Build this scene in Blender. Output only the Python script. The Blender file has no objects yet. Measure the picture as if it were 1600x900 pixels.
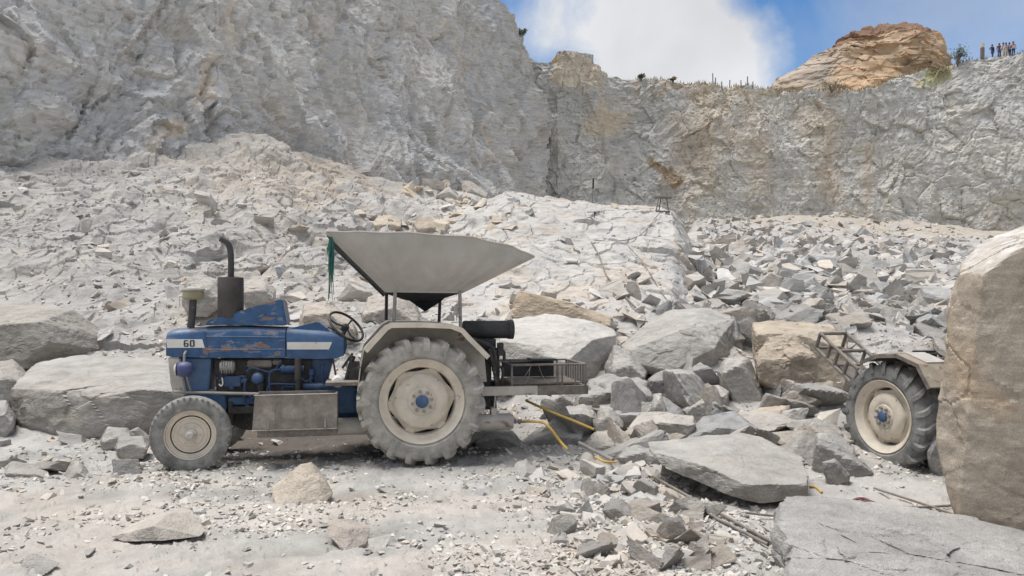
import bpy, bmesh, math, random
import numpy as np
from mathutils import Vector, Matrix, Euler
R = math.radians
rng = np.random.default_rng(7)
random.seed(7)
scene = bpy.context.scene
COL = scene.collection

# ------------------------------------------------------------------ camera geometry (metres)
CAM_H, F, YH = 1.7, 1180.0, 484.0
def zz(py, Y): return CAM_H - (py - YH) / F * Y
def P3(px, py, Y): return ((px - 800) / F * Y, Y, zz(py, Y))

# ------------------------------------------------------------------ numpy noise
def _h(ix, iy, iz, seed):
    with np.errstate(over='ignore'):
        h = (ix.astype(np.int64).astype(np.uint32) * np.uint32(374761393) + iy.astype(np.int64).astype(np.uint32) * np.uint32(668265263)
             + iz.astype(np.int64).astype(np.uint32) * np.uint32(2147483647) + np.uint32((seed * 974711 + 12345) & 0xffffffff))
        h = (h ^ (h >> np.uint32(13))) * np.uint32(1274126177)
        h = (h ^ (h >> np.uint32(15))) * np.uint32(2246822519)
        return h ^ (h >> np.uint32(16))
def _f(h): return (h & np.uint32(0xffffff)).astype(np.float32) / np.float32(0xffffff)
def vnoise(p, seed=0):
    i = np.floor(p); f = (p - i).astype(np.float32); f = f * f * f * (f * (f * 6 - 15) + 10)
    x, y, z = i[:, 0], i[:, 1], i[:, 2]
    out = 0
    for dx in (0, 1):
        wx = f[:, 0] if dx else 1 - f[:, 0]
        for dy in (0, 1):
            wy = f[:, 1] if dy else 1 - f[:, 1]
            for dz in (0, 1):
                wz = f[:, 2] if dz else 1 - f[:, 2]
                out = out + wx * wy * wz * _f(_h(x + dx, y + dy, z + dz, seed))
    return out * 2 - 1
def fbm(p, octv=4, seed=0, gain=.5, lac=2.03):
    a, s, out = 1., 1., 0
    for k in range(octv):
        out = out + a * vnoise(p * s, seed + k * 17); a *= gain; s *= lac
    return out
def facet(p, seed=0, tilt=1.0, step=.7):
    """broken-rock relief: every cell of a 3-D cell pattern is a plane of its own tilt; returns (height, edge distance)"""
    i = np.floor(p); n = len(p)
    best = np.full(n, 9e9, np.float32); sec = best.copy(); val = np.zeros(n, np.float32)
    for dx in (-1, 0, 1):
        for dy in (-1, 0, 1):
            for dz in (-1, 0, 1):
                c = i + (dx, dy, dz)
                h = _h(c[:, 0], c[:, 1], c[:, 2], seed)
                h2 = _h(c[:, 0], c[:, 1], c[:, 2], seed + 1); h3 = _h(c[:, 0], c[:, 1], c[:, 2], seed + 2)
                rx, ry, rz = _f(h), _f(h2), _f(h3)
                ex = (p[:, 0] - c[:, 0] - rx).astype(np.float32); ey = (p[:, 1] - c[:, 1] - ry).astype(np.float32); ez = (p[:, 2] - c[:, 2] - rz).astype(np.float32)
                d = ex * ex + ey * ey + ez * ez
                v = ((_f(h2 >> np.uint32(3)) - .5) * ex + (_f(h3 >> np.uint32(5)) - .5) * ey + (_f(h >> np.uint32(7)) - .5) * ez) * 2 * tilt + (_f(h >> np.uint32(2)) - .5) * step
                m = d < best
                sec = np.where(m, best, np.minimum(sec, d)); val = np.where(m, v, val); best = np.where(m, d, best)
    return val, np.sqrt(sec) - np.sqrt(best)
def facetc(p, seed=0, tilt=1.2, k=.8, off=.5):
    """conchoidal breaks: the lower envelope of tilted bowls, continuous, with crisp ridges where they meet"""
    i = np.floor(p); best = np.full(len(p), 9e9, np.float32)
    for dx in (-1, 0, 1):
        for dy in (-1, 0, 1):
            for dz in (-1, 0, 1):
                c = i + (dx, dy, dz)
                h = _h(c[:, 0], c[:, 1], c[:, 2], seed); h2 = _h(c[:, 0], c[:, 1], c[:, 2], seed + 1); h3 = _h(c[:, 0], c[:, 1], c[:, 2], seed + 2)
                ex = (p[:, 0] - c[:, 0] - _f(h)).astype(np.float32); ey = (p[:, 1] - c[:, 1] - _f(h2)).astype(np.float32); ez = (p[:, 2] - c[:, 2] - _f(h3)).astype(np.float32)
                v = ((_f(h2 >> np.uint32(3)) - .5) * ex + (_f(h3 >> np.uint32(5)) - .5) * ey + (_f(h >> np.uint32(7)) - .5) * ez) * 2 * tilt + (_f(h >> np.uint32(2)) - .5) * off + k * (ex * ex + ey * ey + ez * ez)
                best = np.minimum(best, v)
    return best - .12
def sstep(a, b, x):
    t = np.clip((x - a) / (b - a), 0, 1); return t * t * (3 - 2 * t)

# ------------------------------------------------------------------ object helpers
def tag(o, label=None, cat=None, group=None, kind=None):
    if label: o['label'] = label
    if cat: o['category'] = cat
    if group: o['group'] = group
    if kind: o['kind'] = kind
    return o
def empty(name, loc=(0, 0, 0), rot=(0, 0, 0)):
    o = bpy.data.objects.new(name, None); COL.objects.link(o); o.location = loc; o.rotation_euler = rot
    o.empty_display_size = .2
    return o
def mesh_np(name, verts, quads=None, tris=None, smooth=False, tint=None):
    """verts (n,3) and equally sized faces as arrays -> mesh, quickly"""
    me = bpy.data.meshes.new(name)
    verts = np.asarray(verts, np.float32)
    me.vertices.add(len(verts)); me.vertices.foreach_set('co', verts.ravel())
    parts = [np.asarray(q, np.int32) for q in (quads, tris) if q is not None and len(q)]
    nl = sum(p.size for p in parts); npoly = sum(len(p) for p in parts)
    me.loops.add(nl); me.polygons.add(npoly)
    me.loops.foreach_set('vertex_index', np.concatenate([p.ravel() for p in parts]))
    tot = np.concatenate([np.full(len(p), p.shape[1], np.int32) for p in parts])
    st = np.concatenate([[0], np.cumsum(tot)[:-1]]).astype(np.int32)
    me.polygons.foreach_set('loop_start', st)
    me.polygons.foreach_set('use_smooth', np.full(npoly, bool(smooth)))
    if tint is not None: add_tint(me, tint)
    me.update(calc_edges=True); me.validate()
    return me
def add_tint(me, tint=(1, 1, 1)):
    n = len(me.vertices)
    a = me.attributes.new('tint', 'FLOAT_COLOR', 'POINT')
    t = np.ones((n, 4), np.float32); t[:, :3] = tint
    a.data.foreach_set('color', t.ravel())
def link(name, me, m, parent=None, loc=None):
    o = bpy.data.objects.new(name, me); COL.objects.link(o)
    if m is not None:
        if len(me.materials) == 0: me.materials.append(m)
    if parent is not None: o.parent = parent
    if loc is not None: o.location = loc
    return o
def grid_quads(nr, nc):
    r, c = np.meshgrid(np.arange(nr - 1), np.arange(nc - 1), indexing='ij')
    a = (r * nc + c).ravel()
    return np.stack([a, a + 1, a + nc + 1, a + nc], 1)

# ------------------------------------------------------------------ node helpers
class NT:
    def __init__(s, tree): s.t = tree
    def n(s, typ, **kw):
        nd = s.t.nodes.new(typ)
        for k, v in kw.items():
            if k.startswith('i_'):
                key = k[2:]
                key = int(key) if key.isdigit() else key.replace('_', ' ')
                nd.inputs[key].default_value = v
            else: setattr(nd, k, v)
        return nd
    def l(s, a, b): s.t.links.new(a, b)
    def mix(s, fac, a, b, mode='MIX'):
        m = s.t.nodes.new('ShaderNodeMix'); m.data_type = 'RGBA'; m.blend_type = mode; m.clamp_factor = True
        for v, sock in ((fac, m.inputs[0]), (a, m.inputs[6]), (b, m.inputs[7])):
            if hasattr(v, 'is_output'): s.l(v, sock)
            elif isinstance(v, (int, float)): sock.default_value = v if sock.type == 'VALUE' else (v, v, v, 1)
            else: sock.default_value = (*v[:3], 1)
        return m.outputs[2]
    def ma(s, op, a, b=0.0, clamp=False):
        m = s.t.nodes.new('ShaderNodeMath'); m.operation = op; m.use_clamp = clamp
        for v, sock in ((a, m.inputs[0]), (b, m.inputs[1])):
            if hasattr(v, 'is_output'): s.l(v, sock)
            else: sock.default_value = v
        return m.outputs[0]
    def noise(s, vec, scale, detail=6, rough=.55, dist=0):
        nd = s.n('ShaderNodeTexNoise'); nd.inputs['Scale'].default_value = scale; nd.inputs['Detail'].default_value = detail
        nd.inputs['Roughness'].default_value = rough; nd.inputs['Distortion'].default_value = dist
        if vec is not None: s.l(vec, nd.inputs['Vector'])
        return nd.outputs['Fac']
    def ramp(s, fac, *stops):
        r = s.n('ShaderNodeValToRGB'); e = r.color_ramp.elements
        while len(e) < len(stops): e.new(.5)
        for el, (p, c) in zip(e, stops):
            el.position = p; el.color = (*(c if hasattr(c, '__len__') else (c, c, c)), 1)
        s.l(fac, r.inputs[0]); return r.outputs[0]
def newmat(name):
    m = bpy.data.materials.new(name); m.use_nodes = True
    t = NT(m.node_tree); b = m.node_tree.nodes['Principled BSDF']
    return m, t, b

def rock_material(name, dark, light, scale=1.0, dust=.5, dustcol=(.50, .475, .435), bump=.5, bumpscale=9, speck=.16, obj_space=False, strata=0.0, warm=(.95, .80, .62), warm_amt=.35, bdist=.03, vein=0.0):
    m, t, b = newmat(name)
    if obj_space:
        tc = t.n('ShaderNodeTexCoord'); oi = t.n('ShaderNodeObjectInfo')
        add = t.n('ShaderNodeVectorMath', operation='ADD'); sc = t.n('ShaderNodeVectorMath', operation='SCALE')
        t.l(oi.outputs['Location'], sc.inputs[0]); sc.inputs['Scale'].default_value = 3.7
        t.l(tc.outputs['Object'], add.inputs[0]); t.l(sc.outputs[0], add.inputs[1]); vec = add.outputs[0]
    else:
        geo = t.n('ShaderNodeNewGeometry'); vec = geo.outputs['Position']
    mp = t.n('ShaderNodeMapping'); mp.inputs['Rotation'].default_value = (0.5, .35, .3); mp.inputs['Scale'].default_value = (1, 1, 1 + strata)
    t.l(vec, mp.inputs[0]); v = mp.outputs[0]
    n1 = t.noise(v, .9 * scale, 9, .62, .4)
    n2 = t.noise(v, 5.5 * scale, 8, .65)
    n3 = t.noise(vec, 70 * scale, 3, .7)
    f = t.ma('ADD', t.ma('MULTIPLY', n1, .6), t.ma('MULTIPLY', n2, .4))
    base = t.ramp(f, (.30, dark), (.47, tuple((a + c) / 2 for a, c in zip(dark, light))), (.68, light))
    mb = t.n('ShaderNodeMapping'); mb.inputs['Rotation'].default_value = (.9, .5, .2); mb.inputs['Scale'].default_value = (.8, .8, 7); t.l(vec, mb.inputs[0])
    band = t.ramp(t.noise(mb.outputs[0], 1.6 * scale, 7, .6, .6), (.36, .80), (.62, 1.10)); base = t.mix(.8, base, band, 'MULTIPLY')
    # grain
    g = t.ramp(n3, (.3, 1 - speck * 1.3), (.7, 1 + speck * .8))
    base = t.mix(1.0, base, g, 'MULTIPLY')
    # iron-stained patches
    nw = t.noise(v, .55 * scale, 6, .6, .8)
    wf = t.ma('MULTIPLY', t.ramp(nw, (.52, 0), (.70, 1)), warm_amt)
    base = t.mix(wf, base, t.mix(1.0, base, tuple(x * 1.12 for x in warm), 'MULTIPLY'))
    # rock dust lies on the faces that look up
    geo2 = t.n('ShaderNodeNewGeometry'); sx = t.n('ShaderNodeSeparateXYZ'); t.l(geo2.outputs['Normal'], sx.inputs[0])
    up = t.ramp(sx.outputs['Z'], (.45, 0), (.9, 1))
    dn = t.ramp(t.noise(vec, 3.2 * scale, 7, .65), (.34, .15), (.62, 1))
    df = t.ma('MULTIPLY', t.ma('MULTIPLY', up, dn), dust)
    base = t.mix(df, base, dustcol)
    at = t.n('ShaderNodeAttribute'); at.attribute_name = 'tint'
    base = t.mix(1.0, base, at.outputs['Color'], 'MULTIPLY')
    oi = t.n('ShaderNodeObjectInfo')
    base = t.mix(1.0, base, oi.outputs['Color'], 'MULTIPLY')
    t.l(base, b.inputs['Base Color'])
    b.inputs['Roughness'].default_value = .93; b.inputs['Specular IOR Level'].default_value = .25
    nb = t.noise(v, bumpscale * scale, 10, .68, .3)
    nb2 = t.noise(vec, bumpscale * 7 * scale, 4, .7)
    hh = t.ma('ADD', nb, t.ma('MULTIPLY', nb2, .22))
    bp = t.n('ShaderNodeBump'); bp.inputs['Strength'].default_value = bump; bp.inputs['Distance'].default_value = bdist
    t.l(hh, bp.inputs['Height']); t.l(bp.outputs[0], b.inputs['Normal'])
    return m

def paint(name, col, rough=.6, var=.25, dirt=.35, dirtcol=(.42, .385, .33), rust=0.0, metal=0.0, bump=.15, scale=6, up_dust=.35, spec=.4, rustcol=(.17, .085, .055)):
    """worn paint / metal / rubber / cloth: colour variation, dirt patches, rust where the paint has gone, dust on top faces"""
    m, t, b = newmat(name)
    tc = t.n('ShaderNodeTexCoord'); vec = tc.outputs['Object']
    n1 = t.noise(vec, scale, 7, .6)
    c = t.mix(1.0, col, t.ramp(n1, (.3, 1 - var), (.7, 1 + var)), 'MULTIPLY')
    if rust > 0:
        mp = t.n('ShaderNodeMapping'); mp.inputs['Scale'].default_value = (.55, 1, 1.5); t.l(vec, mp.inputs[0])
        nr = t.noise(mp.outputs[0], scale * 1.15, 9, .66, .5)
        rf = t.ramp(nr, (.66 - rust * .22, 0), (.68 - rust * .22, 1))
        rim = t.ramp(nr, (.63 - rust * .22, 0), (.66 - rust * .22, 1))
        c = t.mix(t.ma('MULTIPLY', rim, .5), c, (.42, .40, .38))
        rc = t.mix(t.noise(vec, 22, 5), rustcol, tuple(x * 1.9 for x in rustcol))
        c = t.mix(rf, c, rc)
    nd = t.noise(vec, scale * .6, 9, .7, .3)
    c = t.mix(t.ma('MULTIPLY', t.ramp(nd, (.38, 0), (.68, 1)), dirt), c, dirtcol)
    nf = t.noise(vec, 55, 4, .7)
    c = t.mix(t.ma('MULTIPLY', t.ramp(nf, (.5, 0), (.75, 1)), dirt * .5), c, dirtcol)
    geo = t.n('ShaderNodeNewGeometry'); sx = t.n('ShaderNodeSeparateXYZ'); t.l(geo.outputs['Normal'], sx.inputs[0])
    up = t.ma('MULTIPLY', t.ramp(sx.outputs['Z'], (.35, 0), (.95, 1)), t.ma('MULTIPLY', t.ramp(nd, (.25, .4), (.6, 1)), up_dust))
    c = t.mix(up, c, dirtcol)
    t.l(c, b.inputs['Base Color'])
    b.inputs['Roughness'].default_value = rough; b.inputs['Metallic'].default_value = metal; b.inputs['Specular IOR Level'].default_value = spec
    bp = t.n('ShaderNodeBump'); bp.inputs['Strength'].default_value = bump; bp.inputs['Distance'].default_value = .01
    t.l(t.noise(vec, scale * 6, 6, .65), bp.inputs['Height']); t.l(bp.outputs[0], b.inputs['Normal'])
    return m

# ------------------------------------------------------------------ world, sun, camera
SUN_EL, SUN_AZ = 74.0, -88.0        # azimuth: degrees clockwise from +Y (the way the camera looks)
def setup_world():
    w = bpy.data.worlds.new("World"); scene.world = w; w.use_nodes = True
    t = NT(w.node_tree); bg = w.node_tree.nodes['Background']
    sky = t.n('ShaderNodeTexSky'); sky.sky_type = 'NISHITA'; sky.sun_disc = False
    sky.sun_elevation = R(SUN_EL); sky.sun_rotation = R(SUN_AZ); sky.air_density = 1.0; sky.dust_density = .6; sky.ozone_density = 1.2
    tc = t.n('ShaderNodeTexCoord'); d = tc.outputs['Generated']
    # one big cumulus bank over the rim of the quarry, thin broken cloud elsewhere
    def blob(px, py, sx, sz):
        v = Vector(((px - 800) / F, 1, (YH - py) / F)); v.normalize()
        s = t.n('ShaderNodeVectorMath', operation='SUBTRACT'); t.l(d, s.inputs[0]); s.inputs[1].default_value = v
        m = t.n('ShaderNodeVectorMath', operation='MULTIPLY'); t.l(s.outputs[0], m.inputs[0]); m.inputs[1].default_value = (1 / sx, 1 / sx, 1 / sz)
        ln = t.n('ShaderNodeVectorMath', operation='LENGTH'); t.l(m.outputs[0], ln.inputs[0])
        return t.ma('SUBTRACT', 1.0, ln.outputs['Value'])
    nz = t.noise(d, 7.5, 9, .56, .25); nzb = t.noise(d, 2.6, 6, .55)
    pert = t.ma('ADD', t.ma('MULTIPLY', t.ma('SUBTRACT', nz, .5), 1.5), t.ma('MULTIPLY', t.ma('SUBTRACT', nzb, .5), .5))
    b1 = blob(990, 70, .165, .20)
    b2 = blob(1105, 105, .105, .105)
    bb = t.ma('MAXIMUM', b1, b2)
    c1 = t.ramp(t.ma('ADD', bb, pert), (.0, 0), (.50, 1))
    # cloud cover over the rest of the dome (kept out of the blue window round the mound)
    sx = t.n('ShaderNodeSeparateXYZ'); t.l(d, sx.inputs[0])
    win = blob(1330, 30, .62, .52)
    nzc = t.noise(d, 2.3, 8, .55, .3)
    c2 = t.ramp(t.ma('SUBTRACT', nzc, t.ma('MULTIPLY', t.ma('MAXIMUM', win, 0.0), 1.2)), (.36, 0), (.56, 1))
    thin = t.ma('MULTIPLY', t.ramp(t.ma('ADD', blob(1590, 20, .30, .16), pert), (.1, 0), (.9, 1)), .38)
    cov = t.ma('MAXIMUM', t.ma('MAXIMUM', c1, c2), thin)
    shade = t.ramp(t.noise(d, 4.5, 6, .5, .2), (.3, .66), (.66, 1.0))
    ccol = t.mix(1.0, t.n('ShaderNodeRGB').outputs[0], shade, 'MULTIPLY')
    ccol.node.inputs[6].links[0].from_node.outputs[0].default_value = (3.7, 3.76, 3.88, 1)
    skyc = t.mix(1.0, sky.outputs[0], (.33, .49, .62), 'MULTIPLY')
    t.l(t.mix(cov, skyc, ccol), bg.inputs[0]); bg.inputs[1].default_value = .10
    return w
setup_world()
sl = bpy.data.lights.new('sun', 'SUN'); sl.energy = 1.75; sl.angle = R(28); sl.color = (1, .98, .955)
so = bpy.data.objects.new('sun', sl); COL.objects.link(so)
el, az = R(SUN_EL), R(SUN_AZ)
sd = Vector((math.sin(az) * math.cos(el), math.cos(az) * math.cos(el), math.sin(el)))
so.rotation_euler = sd.to_track_quat('Z', 'Y').to_euler(); so.location = (0, 10, 60)
cam = bpy.data.cameras.new('camera'); co = bpy.data.objects.new('camera', cam); COL.objects.link(co)
co.location = (0, 0, CAM_H); co.rotation_euler = (R(90), 0, 0)
cam.sensor_width = 36; cam.lens = 36 * F / 1600; cam.shift_y = (YH - 450) / 1600
cam.clip_start = .1; cam.clip_end = 2000
scene.camera = co
vs = scene.view_settings; vs.view_transform = 'Standard'; vs.look = 'None'; vs.gamma = 1; vs.exposure = 1.18
scene.cycles.use_denoising = True
scene.cycles.max_bounces = 5; scene.cycles.diffuse_bounces = 3; scene.cycles.glossy_bounces = 2
scene.cycles.use_adaptive_sampling = True; scene.cycles.adaptive_threshold = .02

# ------------------------------------------------------------------ materials of the quarry
M = {}
M['ground'] = rock_material('quarry_dust', (.315, .301, .283), (.505, .477, .443), 1.3, .45, (.462, .44, .412), .55, 14, .2, warm_amt=.25, bdist=.02)
M['cliff'] = rock_material('cliff_rock', (.50, .487, .465), (.75, .727, .695), .42, .45, (.50, .475, .44), .7, 2.6, .14, strata=.6, bdist=.16, warm_amt=.22)
M['far_cliff'] = rock_material('weathered_cliff_rock', (.43, .418, .39), (.65, .628, .585), .28, .4, (.42, .40, .365), .7, 1.6, .12, strata=.5, bdist=.3, warm_amt=.3)
M['rock'] = rock_material('quarry_rock', (.22, .21, .197), (.50, .47, .435), 1.2, .55, (.56, .525, .48), 1.0, 7, .26, bdist=.05, obj_space=True, warm_amt=.3, strata=.7)
M['rubble'] = rock_material('rubble_rock', (.33, .318, .30), (.56, .53, .495), 1.2, .5, (.52, .485, .44), .4, 8, .14, warm_amt=.3)
M['mound'] = rock_material('sandy_mound', (.33, .26, .195), (.51, .42, .33), .22, .15, (.40, .33, .26), .6, 1.2, .1, strata=3.5, bdist=.3, warm_amt=.5)

# ------------------------------------------------------------------ the ground: one sheet, flat by the tractor, climbing as talus, bench and rubble bank
COLS = [
 (-1800, [(8, 0), (14, 3), (22, 9), (30, 13), (150, 30)]),
 (-500, [(8, 0), (12, 1.2), (18, 4.6), (24, 7.2), (32, 9.5), (150, 22)]),
 (0, [(9.5, 0), (12, .45), (14, zz(520, 14)), (17, zz(430, 17)), (22, zz(330, 22)), (28, zz(258, 28)), (34, 8.8), (150, 16)]),
 (200, [(10, 0), (12, .4), (14, zz(508, 14)), (18, zz(405, 18)), (24, zz(312, 24)), (30, zz(262, 30)), (36, 8.6), (150, 14)]),
 (400, [(10, 0), (13, .95), (17, zz(440, 17)), (23, zz(345, 23)), (30, zz(258, 30)), (35, zz(212, 35)), (45, 10.6), (150, 14)]),
 (520, [(10, 0), (13, .95), (17, zz(436, 17)), (24, zz(342, 24)), (33, zz(290, 33)), (42, zz(246, 42)), (55, 10.9), (150, 14)]),
 (600, [(10, 0), (13, .9), (18, zz(425, 18)), (24, zz(352, 24)), (34, zz(322, 34)), (50, zz(286, 50)), (70, 11), (150, 14)]),
 (720, [(10, 0), (13, .9), (18, zz(440, 18)), (23, zz(358, 23)), (26, zz(328, 26)), (40, zz(318, 40)), (60, zz(303, 60)), (150, 13)]),
 (820, [(10, 0), (13, .8), (18, zz(450, 18)), (22, zz(372, 22)), (25, zz(325, 25)), (28, zz(311, 28)), (75, 8.5), (150, 11)]),
 (1000, [(10, 0), (13, .5), (16, zz(492, 16)), (20, zz(420, 20)), (24, zz(350, 24)), (26, zz(322, 26)), (27, zz(314, 27)), (80, 6.5), (150, 10)]),
 (1052, [(10, -.03), (13, .5), (16, zz(495, 16)), (20, zz(425, 20)), (24, zz(360, 24)), (26, zz(336, 26)), (27.5, zz(326, 27.5)), (80, 6.5), (150, 10)]),
 (1092, [(10, -.05), (13, .9), (15, zz(520, 15)), (20, zz(462, 20)), (30, zz(405, 30)), (45, zz(372, 45)), (60, zz(352, 60)), (88, zz(345, 88)), (150, 14)]),
 (1250, [(9, -.08), (13, .75), (15, zz(525, 15)), (20, zz(465, 20)), (30, zz(406, 30)), (45, zz(370, 45)), (60, zz(350, 60)), (72, zz(337, 72)), (88, zz(342, 88)), (150, 14)]),
 (1400, [(8.5, -.12), (13, .7), (16, zz(512, 16)), (22, zz(455, 22)), (32, zz(412, 32)), (45, zz(386, 45)), (60, zz(362, 60)), (72, zz(348, 72)), (88, zz(350, 88)), (150, 14)]),
 (1600, [(8.5, -.15), (13, .7), (18, zz(492, 18)), (25, zz(442, 25)), (40, zz(402, 40)), (60, zz(376, 60)), (85, zz(366, 85)), (150, 13)]),
 (3400, [(9, 0), (13, .6), (25, 3), (60, 8), (85, 12), (150, 16)]),
]
def widthY(Y): return np.where(Y > 3, Y, 3 + (3 - Y) * .5)
def build_ground():
    rows = np.concatenate([np.linspace(-18, 1.5, 12), np.linspace(2.2, 4.2, 24)[:-1], np.geomspace(4.2, 13, 270)[:-1], np.geomspace(13, 29, 430)[:-1], np.geomspace(29, 62, 230)[:-1], np.geomspace(62, 150, 50)])
    tpx = np.concatenate([np.linspace(-1800, -100, 60)[:-1], np.linspace(-100, 1700, 1000), np.linspace(1700, 3400, 60)[1:]])
    Y, T = np.meshgrid(rows, tpx, indexing='ij')
    prof = []
    for px, pts in COLS:
        ys, zs = zip(*pts)
        prof.append(np.interp(np.log(np.maximum(rows, .5)), np.log(np.array(ys)), np.array(zs)))
    prof = np.array(prof)                       # (ncol, nrow)
    cpx = np.array([c[0] for c in COLS], float)
    k = np.clip(np.searchsorted(cpx, tpx) - 1, 0, len(cpx) - 2)
    f = (tpx - cpx[k]) / (cpx[k + 1] - cpx[k]); f = f * f * (3 - 2 * f) * .5 + f * .5
    Z = (prof[k] * (1 - f)[:, None] + prof[k + 1] * f[:, None]).T
    X = (T - 800) / F * widthY(Y)
    nr, nc = Y.shape
    Pm = np.stack([X, Y, Z], 2)
    du = np.gradient(Pm, axis=1); dv = np.gradient(Pm, axis=0)
    N = np.cross(du, dv); N /= np.linalg.norm(N, axis=2, keepdims=True) + 1e-9
    p = Pm.reshape(-1, 3); N = N.reshape(-1, 3); y = Y.ravel(); tp = T.ravel()
    py = YH + (CAM_H - p[:, 2]) / np.maximum(y, 1) * F
    flat = 1 - sstep(8.5, 12.5, y)
    bench = sstep(13, 17, y) * (1 - sstep(34, 60, y)) * sstep(560, 760, tp) * (1 - sstep(1085, 1110, tp))
    slope_slab = sstep(17, 21, y) * (1 - sstep(44, 52, y)) * sstep(330, 420, tp) * (1 - sstep(640, 760, tp))
    talus = sstep(10, 14, y) * (1 - bench) * (1 - .6 * slope_slab)
    d = np.zeros(len(p), np.float32); nlo0 = fbm(p * .7, 2, 91)
    d += flat * (.035 * fbm(p * (.55, .55, 1), 3, 3) + .018 * fbm(p * 3.1, 4, 5) + .006 * fbm(p * 11, 3, 6))
    fa, fe = facet(p * 7.0, 11); d += flat * .016 * fa
    fa, fe = facet(p * (22, 22, 22), 12); d += flat * .009 * fa * sstep(-.2, .3, fbm(p * 1.3, 3, 9))
    fr = p @ np.array(Euler((.5, .35, .3)).to_matrix())
    fw = fr + .25 * np.stack([fbm(p * .6, 3, 61), fbm(p * .6, 3, 62), fbm(p * .6, 3, 63)], 1)
    b1 = facetc(fw * (.30, .30, .5), 21, 1.0, .8, .4); b2 = -facetc(fw * (.75, .75, 1.3), 22, 1.1, .8, .4); b3 = facetc(fw * (1.9, 1.9, 3.0), 23, 1.1, .8, .4); b4 = fbm(p * 4, 3, 24); b1 = b1 - b1.mean(); b2 = b2 - b2.mean(); b3 = b3 - b3.mean()
    g1, ge1 = facet(fw * (1.3, 1.3, 2.2), 71, 1.2, .2); g2, ge2 = facet(fw * (3.2, 3.2, 5), 72, 1.2, .15)
    nearf = 1 - .8 * sstep(30, 44, y); b3 = b3 * nearf
    rocky = b1 * .62 + b2 * .24 + b3 * .075 + b4 * .02
    leftrock = sstep(15, 19, y) * (1 - bench) * (1 - sstep(1060, 1090, tp)) * sstep(-300, -100, tp)
    d += leftrock * (1 - sstep(38, 50, y)) * (.38 * b1 + .16 * b2 + .04 * b3 + .045 * g1 + .018 * g2 - .06 * (1 - sstep(0, .06, ge1)) * sstep(-.3, .3, nlo0))
    d += bench * (rocky * .8 + .045 * g1 + .02 * g2 - .045 * (1 - sstep(0, .07, ge1)) * sstep(-.2, .3, nlo0))
    d += slope_slab * (b1 * .6 + b2 * .26 * (.4 + .6 * nearf) + b3 * .10 + (.03 * g1 + .015 * g2) * nearf)
    d += talus * (.22 * fbm(p * .35, 3, 31) + b1 * .42 + b2 * .27 + b3 * .13 + b4 * .02 + (.02 * g1 + .012 * g2) * nearf)
    q = p + N * d[:, None]
    # colours that lie in patches on the ground; the tractor's painted shade comes last
    tint = np.ones((len(p), 3), np.float32)
    def lay(mask, col):
        nonlocal tint
        tint = tint * (1 - mask[:, None]) + np.array(col, np.float32) * mask[:, None]
    nlo = fbm(p * .5, 4, 41); nmid = fbm(p * 1.6, 4, 42)
    lay(sstep(-.1, .6, nlo) * .55, (1.06, 1.0, .93))
    lay(sstep(.05, .5, nmid) * flat * .7, (.86, .885, .875))
    lay(sstep(.0, .7, fbm(p * (.35, 1.2, 1), 4, 44)) * flat * .6, (1.13, 1.07, 1.0))
    lay(talus * sstep(-.3, .5, nlo + nmid * .5) * .5 * (1 - sstep(1080, 1110, tp)), (1.02, 1.0, .98))
    lay(talus * sstep(-.35, .35, fbm(p * (.25, .25, .25), 4, 47)) * .8 * (1 - sstep(1080, 1110, tp)), (.93, .92, .91)); lay(talus * sstep(.1, .5, fbm(p * (.9, .35, .35), 4, 48)) * .5 * (1 - sstep(1080, 1110, tp)), (.84, .835, .83))
    el = 1 - np.hypot((tp - 440) / 190, (py - 275) / 70)
    lay(sstep(-.1, .6, el + .5 * nmid) * .6, (1.08, .99, .88))
    el = 1 - np.hypot((tp - 560) / 110, (py - 272) / 45)
    lay(sstep(-.1, .6, el + .6 * nmid) * .5, (1.04, .92, .77))
    lay(bench * .85, (1.2, 1.19, 1.175)); lay(bench * sstep(0, .5, nmid) * .45, (1.12, 1.14, 1.17)); lay(bench * sstep(.15, .6, fbm(p * .8, 4, 49)) * .5, (1.25, 1.10, .92))
    lay(bench * sstep(.3, .8, b2) * .35, (.82, .83, .85))
    lay(sstep(50, 62, y) * sstep(1085, 1110, tp) * .8, (.98, .90, .78))
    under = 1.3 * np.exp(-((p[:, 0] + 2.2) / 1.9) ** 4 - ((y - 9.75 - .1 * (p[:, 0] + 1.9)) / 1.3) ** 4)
    lay(sstep(.1, .9, under + .35 * nmid) * .92, (.24, .205, .18))  # shade beneath and behind the tractor, painted into the ground tint
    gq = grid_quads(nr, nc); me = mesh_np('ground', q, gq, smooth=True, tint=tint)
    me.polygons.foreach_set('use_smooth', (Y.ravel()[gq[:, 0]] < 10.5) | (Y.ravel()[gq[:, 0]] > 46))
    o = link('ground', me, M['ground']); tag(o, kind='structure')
    return rows, tpx, q.reshape(nr, nc, 3)
G_ROWS, G_TPX, G_Q = build_ground()
def ground_at(px, Y):
    i = np.clip(np.searchsorted(G_ROWS, Y), 0, len(G_ROWS) - 1); j = np.clip(np.searchsorted(G_TPX, px), 0, len(G_TPX) - 1)
    return G_Q[i, j]
def ground_z(x, y): return float(ground_at(800 + x / max(y, 3) * F, y)[2])

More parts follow.
